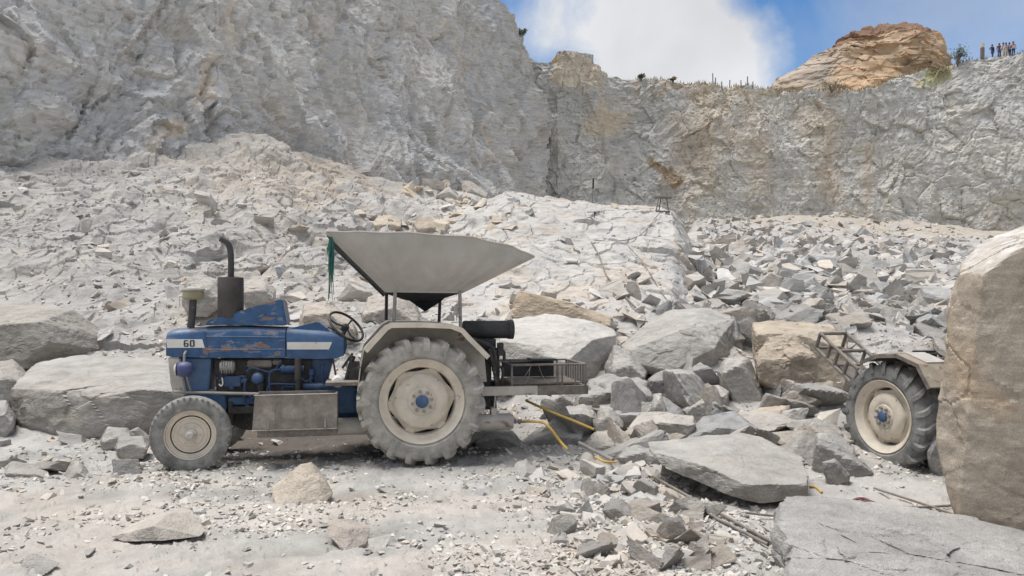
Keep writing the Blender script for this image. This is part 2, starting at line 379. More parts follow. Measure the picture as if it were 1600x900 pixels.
# ------------------------------------------------------------------ the quarry walls
def wall_points(plan, ztab, n, hrow, zbot, lean, zlean0):
    """plan polyline [(x,y)] resampled to n columns; rows 0..1 from zbot to ztop(s)"""
    plan = np.array(plan, float); seg = np.linalg.norm(np.diff(plan, axis=0), axis=1); s = np.concatenate([[0], np.cumsum(seg)])
    # denser where it is nearer
    return plan, s
def build_cliff(name, plan, tops, nu, nv, zbot, lean, material, amp, freq, seed, tintf, cap=30., dens=None, crest_noise=.5, tilt=(.22, .40, .15), joint=.35, planes=1.0, an=(.55, .20, .6)):
    plan = np.array(plan, float); seg = np.linalg.norm(np.diff(plan, axis=0), axis=1); s = np.concatenate([[0], np.cumsum(seg)])
    fine = np.linspace(0, s[-1], 4000)
    px = np.interp(fine, s, plan[:, 0]); pyy = np.interp(fine, s, plan[:, 1])
    k = 60; ker = np.ones(k) / k
    pxs = np.convolve(np.pad(px, k, 'edge'), ker, 'same')[k:-k]; pys = np.convolve(np.pad(pyy, k, 'edge'), ker, 'same')[k:-k]
    w = 1 / np.maximum(np.hypot(pxs, pys), 6) if dens is None else dens(pxs, pys)
    cw = np.cumsum(w); cw = (cw - cw[0]) / (cw[-1] - cw[0])
    su = np.interp(np.linspace(0, 1, nu), cw, fine)
    bx = np.interp(su, fine, pxs); by = np.interp(su, fine, pys)
    tx = np.gradient(bx); ty = np.gradient(by); l = np.hypot(tx, ty); tx /= l; ty /= l
    nx, ny = ty, -tx                                # to the camera side for a wall drawn left to right
    tops = np.array(tops, float); zt = np.interp(su, tops[:, 0], tops[:, 1])
    zt = zt + crest_noise * fbm(np.stack([bx * .35, by * .35, su * 0], 1), 4, seed + 5)
    v = np.linspace(0, 1, nv)[:, None]
    Zf = zbot + (zt[None, :] - zbot) * v
    l0, l1 = lean if hasattr(lean, '__len__') else (lean, lean)
    off = -(l0 + (l1 - l0) * sstep(.72, .95, su / s[-1]))[None] * (Zf - zbot)
    X = bx[None] + nx[None] * off; Yc = by[None] + ny[None] * off
    Pm = np.stack([X, Yc, Zf], 2); nvf = nv
    # the top runs back from the crest
    ncap = 14; tcap = (np.linspace(0, 1, ncap + 1)[1:] ** 2)[:, None] * cap
    Xc = X[-1][None] - nx[None] * tcap; Yc2 = Yc[-1][None] - ny[None] * tcap
    Zc = np.repeat(zt[None], ncap, 0) + .06 * tcap * (1 - .5 * tcap / cap)
    Pm = np.concatenate([Pm, np.stack([Xc, Yc2, Zc], 2)], 0); nr, nc = Pm.shape[:2]
    p = Pm.reshape(-1, 3)
    N = np.repeat(np.stack([nx, ny, np.full(nc, .25)], 1)[None], nr, 0).reshape(-1, 3); N /= np.linalg.norm(N, axis=1, keepdims=True)
    rowi = np.repeat(np.arange(nr), nc)
    fade = np.where(rowi < nv, 1, .15); fade = np.where(rowi > nv, .0, fade) + (rowi > nv) * .05
    rot = np.array(Euler(tilt).to_matrix()); fr = (p + .8 * np.stack([fbm(p * .2, 3, seed + 61), fbm(p * .2, 3, seed + 62), fbm(p * .2, 3, seed + 63)], 1)) @ rot
    big = fbm(p * (.09, .09, .06) * freq, 3, seed)
    f1 = facetc(fr * (.20, .20, .08) * freq, seed + 1, 1.2, .7, .5); f2, e2 = facet(fr * (an[0], an[0], an[1]) * freq, seed + 2, 1.0, .35); f2c = facetc(fr * (.42, .42, .20) * freq + 7, seed + 12, 1.3, .8, .4); f2c = f2c - f2c.mean(); jn, je = facet(fr * (.13, .13, .05) * freq, seed + 22); f1 = f1 - f1.mean(); f3, e3 = facet(fr * (1.3, 1.3, an[2]) * freq, seed + 3); f4, e4 = facet(fr * (3.4, 3.4, 2.2) * freq, seed + 4)
    d = amp * (1.6 * big + planes * (2.4 * f1 + 1.15 * f2c) + .50 * f2 + .34 * f3 * (.6 + .4 * planes) + .19 * f4 + .22 * jn)
    d -= amp * joint * (1 - sstep(.0, .05, je))
    # open joints between the blocks
    d -= amp * .22 * (1 - sstep(0, .09, e2)) * sstep(-.2, .4, fbm(p * .15, 2, seed + 8))
    q = p + N * (d * fade)[:, None]
    me = mesh_np(name, q, grid_quads(nr, nc), smooth=False, tint=tintf(q, rowi / nv, np.tile(np.arange(nc), nr), seed, f1, f2, (rowi >= nv)))
    o = link(name, me, material); tag(o, kind='structure')
    return o
def lay_(t, mask, col): return t * (1 - mask[:, None]) + np.array(col, np.float32) * mask[:, None]
def tint_left(q, v, c, seed, f1, f2, top):
    t = np.ones((len(q), 3), np.float32)
    n1 = fbm(q * .12, 4, seed + 30); n2 = fbm(q * (.5, .5, .16), 4, seed + 31); n3 = fbm(q * .7, 4, seed + 33)
    t = lay_(t, sstep(-.1, .6, n1) * .6, (1.10, 1.08, 1.05)); t = lay_(t, sstep(.25, .7, -n1) * .6, (.86, .87, .90))
    t = lay_(t, sstep(.3, .75, f1) * .5, (.80, .82, .86)); t = lay_(t, sstep(.2, .6, f2) * .3, (1.14, 1.11, 1.06))
    px = 800 + q[:, 0] / q[:, 1] * F; py = YH + (CAM_H - q[:, 2]) / q[:, 1] * F
    # rusty seams that follow joints
    for (x0, y0, x1, y1, w) in ((365, 0, 345, 70, 14), (345, 70, 320, 130, 16), (320, 130, 230, 250, 13), (690, 10, 720, 110, 9), (745, 190, 780, 250, 8), (480, 0, 490, 40, 8)):
        dx, dy = x1 - x0, y1 - y0; L = math.hypot(dx, dy)
        s = ((px - x0) * dx + (py - y0) * dy) / L ** 2; e = np.abs((px - x0) * dy - (py - y0) * dx) / L
        t = lay_(t, sstep(-.05, .05, s) * (1 - sstep(.95, 1.05, s)) * (1 - sstep(.3 * w, w, e + 24 * n3)) * .55 * sstep(-.4, .3, n2), (1.16, 1.0, .80))
    t = lay_(t, sstep(760, 800, px + 22 * n3) * .5, (.84, .83, .82))
    t = lay_(t, (sstep(300, 330, q[:, 2] * 0 + px) * sstep(.3, .8, n3)) * .35, (1.1, 1.02, .92))
    return t
def tint_far(q, v, c, seed, f1, f2, top):
    t = np.ones((len(q), 3), np.float32)
    px = 800 + q[:, 0] / q[:, 1] * F; py = YH + (CAM_H - q[:, 2]) / q[:, 1] * F
    n1 = fbm(q * .1, 4, seed + 30); st = fbm(q * (.55, .1, .03), 4, seed + 31); n3 = fbm(q * .45, 4, seed + 33)
    t = lay_(t, sstep(-.1, .6, n1) * .6, (1.08, 1.07, 1.04)); t = lay_(t, sstep(.2, .7, f2) * .35, (1.15, 1.12, 1.08)); t = lay_(t, sstep(.3, .7, -f2) * .3, (.84, .86, .88))
    # brown water stains run down the wall from the soil on its rim
    for (a, w, y0, y1, k) in ((1100, 26, 140, 300, .6), (1135, 14, 150, 250, .45), (1180, 20, 150, 330, .55), (1262, 16, 160, 235, .7), (1290, 26, 165, 320, .65), (1355, 12, 230, 345, .5), (1240, 9, 160, 200, .7), (1060, 18, 180, 330, .35)):
        m = np.exp(-((px - a + 9 * n3) / w) ** 2) * sstep(y0 - 15, y0 + 10, py) * (1 - sstep(y1 - 60, y1 + 25, py + 25 * n3))
        t = lay_(t, np.clip(m * (k + .2 + .35 * st), 0, 1), (1.02, .90, .76))
    t = lay_(t, sstep(.15, .6, st) * .35 * sstep(990, 1030, px), (1.02, .95, .85))
    m = sstep(.1, .5, 1 - np.hypot((px - 940) / 55, (py - 188) / 26) + .5 * n3); t = lay_(t, m * .8, (1.10, .97, .80))
    m = sstep(.1, .4, 1 - np.hypot((px - 900) / 72, (py - 106) / 36) + .5 * n3); t = lay_(t, m * .7, (1.25, 1.08, .86))
    m = sstep(.0, .5, n3 + .1) * (1 - sstep(148, 165, py + 10 * n3)) * sstep(980, 1000, px) * (1 - sstep(1480, 1500, px)); t = lay_(t, m * .6, (1.0, .82, .60))
    # the fresh brown scar
    for (x0, y0, x1, y1, w) in ((1012, 250, 1040, 268, 6), (1040, 268, 1062, 290, 13)):
        dx, dy = x1 - x0, y1 - y0; L = math.hypot(dx, dy); s = ((px - x0) * dx + (py - y0) * dy) / L ** 2; e = np.abs((px - x0) * dy - (py - y0) * dx) / L
        t = lay_(t, sstep(-.08, .02, s) * (1 - sstep(.98, 1.05, s)) * (1 - sstep(.75 * w, w, e + 2 * n3)) * .95, (.78, .62, .47))
    t = lay_(t, top * .85, (1.0, .80, .56)); t = lay_(t, top * sstep(0, .4, n3) * .6, (.72, .68, .45))
    m = sstep(0, .5, 1 - np.hypot((px - 1462) / 30, (py - 122) / 22) + .5 * n3); t = lay_(t, m * .75, (.66, .70, .40))
    return t
build_cliff('quarry_cliff', [(-46, 12), (-36, 17), (-26, 23), (-19, 29), (-12.2, 36), (-8.9, 50), (-3.6, 61), (1.8, 74), (4.6, 86), (5.0, 100)],
            [(0, 26), (60, 44), (80, 43), (84, 40), (87.5, 37), (91, 35), (94, 33.4), (97, 32), (100, 31), (104, 30), (130, 28)], 820, 440, 2.5, (.24, .08), M['cliff'], .8, 1.0, 100, tint_left, dens=lambda x, y: 1 / np.maximum(np.hypot(x, y), 20) ** .7)
FAR_PLAN = [(-8, 90), (.5, 88), (5, 86), (11, 87), (14, 89.5), (22, 88), (32, 87), (40, 85), (50, 82), (60, 76), (72, 66), (80, 50)]
def far_top(s_px):
    return
_fp = np.array(FAR_PLAN, float); _fs = np.concatenate([[0], np.cumsum(np.linalg.norm(np.diff(_fp, axis=0), axis=1))])
_far_t = []
for pxx, pyy in ((780, 96), (838, 100), (858, 96), (878, 85), (905, 80), (930, 80), (950, 90), (966, 112), (988, 122), (1060, 130), (1110, 133), (1210, 137), (1300, 142), (1380, 138), (1420, 118), (1455, 100), (1485, 96), (1530, 88), (1600, 82), (1750, 80)):
    # where that line of sight crosses the plan
    for i in range(len(_fp) - 1):
        a, b = _fp[i], _fp[i + 1]; r = (pxx - 800) / F
        den = (b[0] - a[0]) - r * (b[1] - a[1])
        tt = (r * a[1] - a[0]) / den if abs(den) > 1e-9 else -1
        if 0 <= tt < 1:
            y = a[1] + tt * (b[1] - a[1]); _far_t.append((_fs[i] + tt * (_fs[i + 1] - _fs[i]), zz(pyy, y + 2.2))); break
build_cliff('far_cliff', FAR_PLAN, sorted(_far_t), 760, 330, 3.5, .12, M['far_cliff'], .62, .9, 300, tint_far, cap=45, crest_noise=.35, tilt=(.1, -.25, .1), joint=.12, planes=.62, an=(.40, .40, 1.0))
# ------------------------------------------------------------------ stones
def ico(sub):
    bm = bmesh.new(); bmesh.ops.create_icosphere(bm, subdivisions=sub, radius=1)
    v = np.array([x.co for x in bm.verts], np.float32); f = np.array([[x.index for x in fc.verts] for fc in bm.faces], np.int32)
    bm.free(); return v, f
ICO = {}
def get_ico(s):
    if s not in ICO: ICO[s] = ico(s)
    return ICO[s]
def hull_planes(pts):
    bm = bmesh.new()
    for p in pts: bm.verts.new(p)
    bmesh.ops.convex_hull(bm, input=bm.verts[:])
    bmesh.ops.recalc_face_normals(bm, faces=bm.faces[:])
    c = np.mean([v.co for v in bm.verts if v.link_faces], axis=0)
    n, h = [], []
    for f in bm.faces:
        if f.calc_area() < 1e-7: continue
        nn = np.array(f.normal); hh = float(np.dot(nn, np.array(f.verts[0].co) - c))
        if hh < 0: nn, hh = -nn, -hh
        n.append(nn); h.append(max(hh, 1e-3))
    bm.free(); return np.array(n, np.float32), np.array(h, np.float32), c
def stone_mesh(name, pts, sub, seed, chip=.035, ledge=0.0, rough=.012, extra=10, smooth=False, tint=(1, 1, 1), gap=.05):
    """a broken block: the planes of its hull plus chipped corners, worn edges, broken-rock relief on its faces"""
    r = np.random.default_rng(seed)
    pts = np.asarray(pts, float); ext = pts.max(0) - pts.min(0); size = float(np.cbrt(max(np.prod(ext), 1e-9)))
    n, h, c = hull_planes(pts)
    for k in range(extra):
        d = r.normal(size=3); d /= np.linalg.norm(d); sup = ((pts - c) @ d).max()
        n = np.vstack([n, d]); h = np.append(h, sup * (1 - abs(r.normal()) * gap - .02))
    iv, fc = get_ico(sub)
    d = iv * (ext * .5)[None]; d /= np.linalg.norm(d, axis=1, keepdims=True); d = d.astype(np.float32)
    dn = d @ n.T.astype(np.float32)
    rad = np.where(dn > 1e-4, h[None] / np.maximum(dn, 1e-4), 1e9)
    k = 260.0
    m = rad.min(1); rad = m * (1 - np.log(np.exp(-k * np.minimum(rad / m[:, None] - 1, 5)).sum(1)) / k)       # slightly worn edges
    v = d * rad[:, None]
    q = v / size; off = np.array([seed * 1.37, seed * .71, seed * 2.3])
    rot = np.array(Euler((seed, seed * 2.1, .3)).to_matrix()); qr = q @ rot
    disp = chip * 1.5 * (facetc(qr * (1.9, 1.9, 3.0) + off, seed % 97, 1.1, .8, .3) + .25)
    if sub >= 4: disp = disp + chip * .55 * facetc(qr * (5.5, 5.5, 8.5) + off, seed % 89, 1.1, .75, .4)
    if sub >= 5: disp = disp + chip * .22 * facetc(qr * 15 + off, seed % 83, 1.1, .5, .4) + rough * .4 * fbm(q * 22 + off, 2, seed % 71)
    disp = disp + rough * .9 * fbm(q * 2.3 + off, 2, seed % 61)
    if sub >= 4: fs, es = facet(qr * (4.2, 4.2, 6) + off, seed % 53, 1.0, .5); disp = disp + chip * .30 * fs - chip * .35 * (1 - sstep(0, .05, es)) * sstep(-.1, .4, fbm(q * 2 + off, 2, 3))
    disp = disp - np.percentile(disp, 55)
    if ledge > 0:
        zq = v[:, 2] / size * 11 + 1.2 * fbm(q * 2.0 + off, 3, 7); sw = zq - np.floor(zq)
        disp = disp + ledge * (sw ** 3 - .4) * sstep(-.4, .3, fbm(q * 3 + off, 3, 9)) + ledge * .8 * fbm(q * 7 + off, 3, 13) + ledge * .7 * facet(q * (9, 9, 22) + off, 15)[0] + ledge * .5 * facet(q * (22, 22, 40) + off, 19)[0]
    v = v + d * (disp * size)[:, None] + c[None]
    t = np.ones((len(v), 3), np.float32) * np.array(tint, np.float32)
    me = mesh_np(name, v, tris=fc, smooth=smooth, tint=t)
    return me
BOULDERS = []
def boulder(label, pts, sub=5, tint=(1, 1, 1), cat='boulder', seed=None, chip=.035, ledge=0.0, mat='rock', name='boulder', kind=None, group=None, extra=3, gap=.03, sink=.25, drop=True, smooth=False):
    """pts: corner points measured on the stone, (px, py, metres away)"""
    seed = seed if seed is not None else 100 + len(BOULDERS) * 7
    w = np.array([P3(*p) for p in pts], float)
    if drop:                                        # its foot goes into the ground
        low = w[w[:, 2] < w[:, 2].min() + .25 * (w[:, 2].max() - w[:, 2].min())]
        foot = low.copy(); foot[:, 2] -= sink * .6; cx = w[:, :2].mean(0); foot[:, :2] = cx + (foot[:, :2] - cx) * .92
        w = np.vstack([w, foot])
    base = np.array([w[:, 0].mean(), w[:, 1].mean(), w[:, 2].min()])
    me = stone_mesh(name, w - base, sub, seed, chip=chip, ledge=ledge, extra=extra, tint=tint, gap=gap, smooth=smooth)
    o = link(name, me, M[mat], loc=base)
    if kind: tag(o, kind=kind)
    else: tag(o, label, cat, group)
    BOULDERS.append((o, w)); return o
def block(label, Y, T, outline, front, back=.85, **kw):
    """outline: silhouette at mid depth; front: the corners of the face turned to the road; the back repeats the outline a little smaller"""
    o = np.array(outline, float); c = o.mean(0)
    pts = [(x, y, Y + T * .5) for x, y in outline] + [(x, y, Y) for x, y in front]
    for x, y in (c + (o - c) * back): pts.append((x, y, Y + T))
    return boulder(label, pts, **kw)

M['tan_block'] = rock_material('tan_weathered_rock', (.24, .195, .15), (.58, .50, .405), 1.5, .95, (.68, .65, .605), .7, 8, .2, obj_space=True, warm=(1.0, .78, .55), warm_amt=.5)
M['grey_slab'] = rock_material('rough_grey_slab', (.27, .256, .238), (.68, .645, .605), 1.7, .4, (.53, .50, .46), 1.0, 9, .4, obj_space=True, warm_amt=.15, bdist=.05, strata=2.0)
G1 = (1, 1, 1); TAN = (1.22, 1.05, .84); PALE = (1.10, 1.085, 1.06); DK = (.78, .78, .78); WH = (1.16, 1.15, 1.13)
boulder('dark grey boulder with a tan broken face at left edge behind the long boulder',
        [(-60, 476, 14.6), (60, 477, 14.6), (95, 481, 14.4), (112, 485, 14.0), (-60, 512, 13), (62, 502, 12.9), (176, 531, 14.2), (173, 549, 14.0), (-60, 562, 12.9), (38, 563, 12.8), (76, 534, 12.85)], tint=(.98, .95, .90), sub=6, chip=.022, extra=0, seed=11)
boulder('long pale topped boulder with a dark grey face behind the front wheel of the tractor',
        [(40, 581, 11.6), (56, 566, 12), (111, 555, 12.2), (183, 552, 12.3), (262, 557, 12.2), (310, 580, 12), (12, 606, 10.3), (125, 610, 10.0), (156, 621, 9.85), (222, 608, 10.0), (300, 615, 10.2), (14, 650, 10.3), (44, 664, 10.1), (117, 681, 9.9), (183, 682, 9.85), (290, 664, 10.2)], tint=(1.06, 1.05, 1.03), sub=6, chip=.026, extra=0, seed=12)
boulder('big white topped boulder right behind the rear of the blue tractor',
        [(780, 512, 13.4), (801, 495, 13.6), (862, 488, 13.8), (929, 502, 13.6), (961, 515, 13.5), (780, 532, 12.1), (837, 540, 11.9), (882, 567, 11.6), (929, 530, 12.3), (964, 523, 12.9), (780, 594, 12), (882, 604, 11.7), (918, 604, 12.1), (961, 580, 12.8)], tint=(1.3, 1.29, 1.27), sub=6, chip=.018, extra=0, seed=13)
boulder('long tan wedge of rock lying just above the big white topped boulder',
        [(797, 495, 14), (806, 452, 14.3), (830, 458, 14.2), (900, 478, 14.2), (962, 497, 14.3), (955, 510, 14), (800, 510, 14), (820, 455, 15.5), (955, 495, 15.5), (800, 490, 15.5)], tint=TAN, sub=5, seed=14)
boulder('large grey boulder with slanting faces in the middle of the boulder row',
        [(1008, 505, 14.2), (1046, 485, 14.4), (1107, 480, 14.5), (1141, 490, 14.2), (966, 540, 13.2), (984, 547, 12.3), (1077, 511, 12.4), (1116, 545, 12.05), (1147, 566, 13), (1118, 584, 12.2), (1050, 578, 12.0), (984, 566, 12.2), (1146, 500, 13.6)], tint=(1.03, 1.02, 1.0), sub=6, chip=.026, extra=0, seed=15)
block('pale sloping rock tucked under the left side of the large grey boulder', 11.6, 1.2,
      [(945, 575), (960, 540), (985, 550), (1010, 580), (1005, 605), (955, 605)], [(955, 580), (985, 570), (1008, 590), (960, 608)], tint=PALE, seed=16)
block('broad flat topped tan boulder at the foot of the rubble bank', 11.9, 2.0,
      [(1172, 502), (1200, 498), (1300, 504), (1326, 530), (1322, 600), (1270, 616), (1182, 590)], [(1180, 520), (1250, 525), (1322, 545), (1322, 606), (1262, 616), (1184, 592)], tint=(1.18, 1.06, .90), sub=6, seed=17)
block('squat tan and grey boulder leaning against the broad tan boulder', 11.0, 1.0,
      [(1180, 560), (1200, 526), (1238, 520), (1270, 543), (1274, 590), (1250, 612), (1184, 590)], [(1182, 562), (1222, 566), (1250, 570), (1273, 560), (1272, 592), (1250, 612), (1186, 592)], tint=(1.16, 1.03, .87), chip=.06, sub=6, seed=18)
block('wide grey boulder behind the end of the tractor rack', 10.9, 1.4,
      [(903, 622), (925, 592), (960, 584), (1000, 588), (1020, 610), (1016, 640), (965, 654), (905, 640)], [(903, 622), (960, 612), (1018, 618), (1016, 640), (965, 656), (905, 640)], tint=(.95, .96, .96), sub=5, chip=.045, seed=19)
block('dark rounded boulder beside the wide grey boulder', 11.3, 1.1,
      [(1010, 592), (1032, 576), (1070, 582), (1086, 610), (1080, 636), (1045, 644), (1018, 622)], [(1014, 596), (1050, 592), (1084, 612), (1080, 636), (1045, 644), (1020, 624)], tint=DK, seed=20)
block('flat pale rock bridging the gap right of the dark rounded boulder', 11.9, 1.4,
      [(1060, 595), (1075, 576), (1130, 576), (1175, 590), (1170, 612), (1100, 618)], [(1070, 600), (1120, 590), (1172, 600), (1165, 618), (1100, 620)], tint=(1.08, 1.06, 1.02), seed=21)
block('pale wedge shaped rock with its point up in front of the dark rounded boulder', 10.4, .9,
      [(1062, 640), (1098, 606), (1122, 602), (1140, 612), (1134, 644), (1080, 656)], [(1068, 642), (1118, 622), (1138, 616), (1134, 646), (1085, 658)], tint=PALE, seed=22)
block('upright pale slab with a smooth sloping face left of the squat tan boulder', 11.0, 1.1,
      [(1120, 580), (1135, 562), (1172, 558), (1194, 600), (1186, 642), (1160, 646), (1128, 640)], [(1128, 585), (1158, 568), (1172, 590), (1190, 625), (1184, 644), (1160, 648)], tint=(1.14, 1.12, 1.09), seed=23)
block('chunky white rock with a flat top behind the fallen slab', 9.5, .9,
      [(980, 676), (1000, 645), (1040, 642), (1082, 650), (1090, 672), (1060, 694), (1000, 694)], [(982, 668), (1004, 660), (1040, 666), (1086, 664), (1060, 696), (996, 694)], tint=(1.2, 1.17, 1.12), sub=5, seed=24)
block('blue grey slanted rock just above the fallen slab', 9.4, 1.0,
      [(1066, 682), (1098, 650), (1150, 644), (1194, 672), (1184, 694), (1110, 696)], [(1072, 686), (1120, 668), (1190, 676), (1180, 696), (1110, 698)], tint=(.90, .93, .96), sub=5, seed=25)
block('grey boulder with a dark undercut right of the blue grey rock', 10.1, 1.2,
      [(1166, 652), (1196, 630), (1236, 634), (1262, 662), (1252, 700), (1212, 706), (1178, 688)], [(1172, 660), (1214, 656), (1258, 664), (1250, 702), (1212, 708), (1184, 690)], tint=(.98, .98, .98), sub=5, seed=26)
block('dark grey square boulder left of the second tractor wheel', 10.7, 1.2,
      [(1250, 655), (1272, 628), (1318, 636), (1326, 680), (1302, 696), (1252, 690)], [(1254, 660), (1290, 650), (1322, 658), (1320, 684), (1302, 698), (1255, 690)], tint=(.86, .85, .84), seed=27)
boulder('big flat slab propped up on one end in front of the boulder row',
        [(1008, 690, 8.0), (1160, 677, 8.3), (1187, 681, 8.3), (1252, 714, 7.7), (1263, 757, 6.75), (1165, 757, 6.6), (1100, 728, 6.9), (1014, 703, 7.6),
         (1262, 776, 6.85), (1190, 788, 6.65), (1130, 772, 6.75), (1040, 733, 7.3), (1245, 745, 8.0), (1160, 700, 8.4), (1020, 706, 8.1)], tint=(1.06, 1.05, 1.03), sub=6, chip=.03, drop=False, extra=5, gap=.02, seed=28)
block('small peaked rock beside the wheel of the second tractor', 8.1, .55,
      [(1266, 742), (1274, 676), (1290, 676), (1362, 734), (1370, 746), (1340, 756), (1280, 752)], [(1275, 690), (1300, 712), (1362, 738), (1340, 757), (1290, 752)], tint=(1.05, 1.05, 1.05), seed=29, sink=.1)
block('little upright splinter of rock leaning on the small peaked rock', 7.6, .3,
      [(1282, 722), (1305, 716), (1330, 742), (1326, 760), (1296, 762)], [(1284, 724), (1306, 722), (1322, 748), (1300, 762)], tint=G1, seed=30, sink=.1, sub=4)
boulder('towering tan faced block with a pale top at the right edge of the photo',
        [(1472, 660, 5.7), (1478, 480, 5.7), (1497, 425, 5.6), (1535, 432, 5.3), (1600, 388, 5.2), (1680, 366, 5.2), (1500, 408, 6.0), (1535, 378, 6.2), (1600, 356, 6.3), (1690, 330, 6.3),
         (1487, 760, 5.6), (1503, 805, 5.5), (1600, 830, 5.3), (1700, 850, 5.2), (1720, 600, 5.2), (1710, 420, 6.3), (1720, 840, 6.3), (1500, 790, 6.2)], mat='tan_block', tint=(1, 1, 1), sub=7, chip=.022, extra=0, gap=.02, sink=.3, seed=31)
boulder('broad low grey slab lying in the right foreground',
        [(1213, 783, 5.65), (1290, 775, 5.75), (1400, 786, 5.6), (1500, 800, 5.45), (1600, 828, 5.1), (1790, 880, 4.9), (1222, 850, 5.0), (1236, 915, 4.45), (1420, 960, 4.0), (1800, 1040, 3.7),
         (1206, 800, 5.68), (1600, 850, 5.5), (1226, 925, 4.5)], tint=(1, 1, 1), mat='grey_slab', sub=7, chip=.05, extra=0, gap=.015, sink=.45, seed=32)
boulder('pointed pale rock standing on the dust in front of the tractor',
        [(486, 722, 6.85), (470, 726, 6.95), (421, 764, 6.85), (446, 782, 6.58), (520, 772, 6.75), (507, 786, 6.6), (434, 794, 6.55), (460, 797, 6.5), (500, 735, 7.15), (430, 758, 7.1), (518, 765, 7.0)],
        tint=(1.28, 1.18, 1.04), sub=6, chip=.014, extra=0, gap=.02, sink=.06, seed=33)
boulder('flat pointed rock with a sharp left tip in the left foreground',
        [(173, 838, 5.6), (282, 792, 5.95), (300, 796, 5.92), (240, 822, 5.56), (322, 828, 5.7), (314, 838, 5.6), (250, 846, 5.5), (192, 846, 5.55), (205, 818, 6.0)], tint=(1.32, 1.26, 1.18), sub=6, chip=.016, extra=0, gap=.02, drop=False, seed=34)
boulder('small pale block with a pink tinge in the middle foreground',
        [(511, 814, 5.6), (545, 809, 5.75), (579, 822, 5.6), (573, 850, 5.35), (541, 863, 5.25), (512, 838, 5.45), (545, 828, 5.4)], tint=(1.12, 1.03, .96), sub=5, chip=.03, extra=4, sink=.06, seed=35)
boulder('grey rock with a slanting top cut by the bottom left edge', [(18, 905, 5.0), (40, 868, 5.05), (54, 862, 5.1), (96, 880, 5.0), (60, 905, 4.85), (20, 915, 4.8)], tint=(.95, .95, .95), sub=5, sink=.06, seed=36)
block('flat dark edged rock on the dust at the left edge', 7.6, .5, [(5, 735), (20, 722), (70, 726), (82, 745), (60, 754), (10, 748)], [(8, 740), (60, 742), (80, 748), (58, 754), (12, 750)], tint=(1.02, 1, .98), seed=37, sink=.06)
block('small pale peaked rock left of the front wheel', 7.6, .4, [(98, 745), (112, 722), (125, 720), (146, 748), (130, 756), (104, 755)], [(105, 750), (124, 735), (140, 752), (110, 757)], tint=PALE, seed=38, sink=.06, sub=4)
block('grey blocky rock touching the back of the front wheel', 8.6, .5, [(178, 700), (186, 682), (222, 682), (234, 694), (226, 714), (188, 716)], [(182, 702), (205, 694), (230, 700), (224, 716), (190, 716)], tint=G1, seed=39, sink=.06)
block('rounded grey rock behind the blocky rock near the front wheel', 9.1, .5, [(154, 690), (168, 666), (200, 668), (212, 684), (190, 702), (160, 704)], [(158, 692), (185, 682), (205, 690), (162, 705)], tint=PALE, seed=40, sink=.06, sub=4)
block('pale rounded boulder between the air cleaner and the exhaust of the tractor', 14.5, 1.1, [(284, 470), (292, 434), (315, 428), (338, 436), (350, 470), (330, 484), (290, 482)], [(290, 458), (325, 452), (346, 470), (325, 484), (292, 482)], tint=(1.12, 1.10, 1.06), seed=41)
block('blunt pale boulder just right of the exhaust box', 15, 1.2, [(376, 462), (384, 438), (412, 436), (430, 452), (428, 472), (385, 474)], [(380, 456), (415, 452), (428, 468), (385, 474)], tint=(1.1, 1.08, 1.04), seed=42)
block('pale rounded boulder up the slope above the tractor bonnet', 18.5, 1.2, [(424, 420), (432, 400), (456, 397), (478, 412), (474, 432), (430, 432)], [(428, 418), (456, 414), (474, 426), (430, 434)], tint=PALE, seed=43)
block('light tan boulder right behind the steering wheel', 12.8, 1.2, [(468, 505), (474, 474), (505, 470), (540, 486), (560, 520), (520, 560), (470, 550)], [(474, 495), (515, 490), (555, 520), (520, 560), (472, 550)], tint=(1.18, 1.09, .99), seed=44)
block('pale grey boulder under the canopy between its posts', 13.5, 1.3, [(560, 505), (572, 462), (612, 450), (650, 470), (662, 510), (620, 530), (565, 528)], [(566, 492), (615, 480), (655, 508), (618, 530), (568, 528)], tint=(1.14, 1.08, 1.02), seed=45)
block('wide flat pale rock at the far left between two larger boulders', 10.8, .9, [(-40, 610), (-20, 570), (20, 560), (42, 580), (30, 612), (-20, 632)], [(-30, 600), (10, 590), (36, 600), (10, 630)], tint=PALE, seed=46)
block('small grey rock at the left edge below the long boulder', 9.8, .7, [(-30, 660), (-20, 628), (10, 625), (24, 650), (20, 680), (-20, 688)], [(-26, 655), (8, 648), (22, 664), (-10, 688)], tint=G1, seed=47)
block('tan boulder lying on the ledge above the tractor canopy', 23, 1.0, [(582, 348), (590, 338), (612, 336), (628, 344), (624, 358), (592, 361)], [(584, 352), (612, 350), (626, 354), (592, 362)], tint=(1.22, 1.10, .94), seed=48)
block('brownish boulder right of the tan one on the ledge', 23, 1.0, [(644, 348), (658, 338), (676, 342), (690, 352), (684, 369), (660, 368)], [(650, 356), (680, 356), (684, 369), (660, 368)], tint=(1.10, .98, .84), seed=49)
block('pale pointed boulder at the foot of the tall left cliff', 58, 2.5, [(718, 308), (722, 282), (735, 282), (764, 302), (760, 312)], [(722, 304), (736, 296), (760, 308), (724, 314)], tint=(1.2, 1.16, 1.1), seed=50)
block('dark flat rock in the shade behind the rear wheel', 9.4, .8, [(735, 690), (760, 668), (800, 672), (818, 694), (790, 704), (745, 704)], [(742, 692), (785, 684), (815, 698), (750, 706)], tint=DK, seed=51)
block('grey sloping rock under the yellow hoses', 9.6, .9, [(812, 690), (840, 668), (880, 660), (912, 672), (905, 700), (850, 712), (818, 704)], [(818, 694), (865, 682), (908, 686), (895, 706), (825, 708)], tint=(.92, .92, .92), seed=52)
block('pale rock lying under the rack of the tractor', 10.1, .9, [(862, 655), (880, 632), (915, 630), (934, 650), (925, 672), (880, 676)], [(868, 660), (905, 648), (930, 660), (880, 678)], tint=PALE, seed=53)
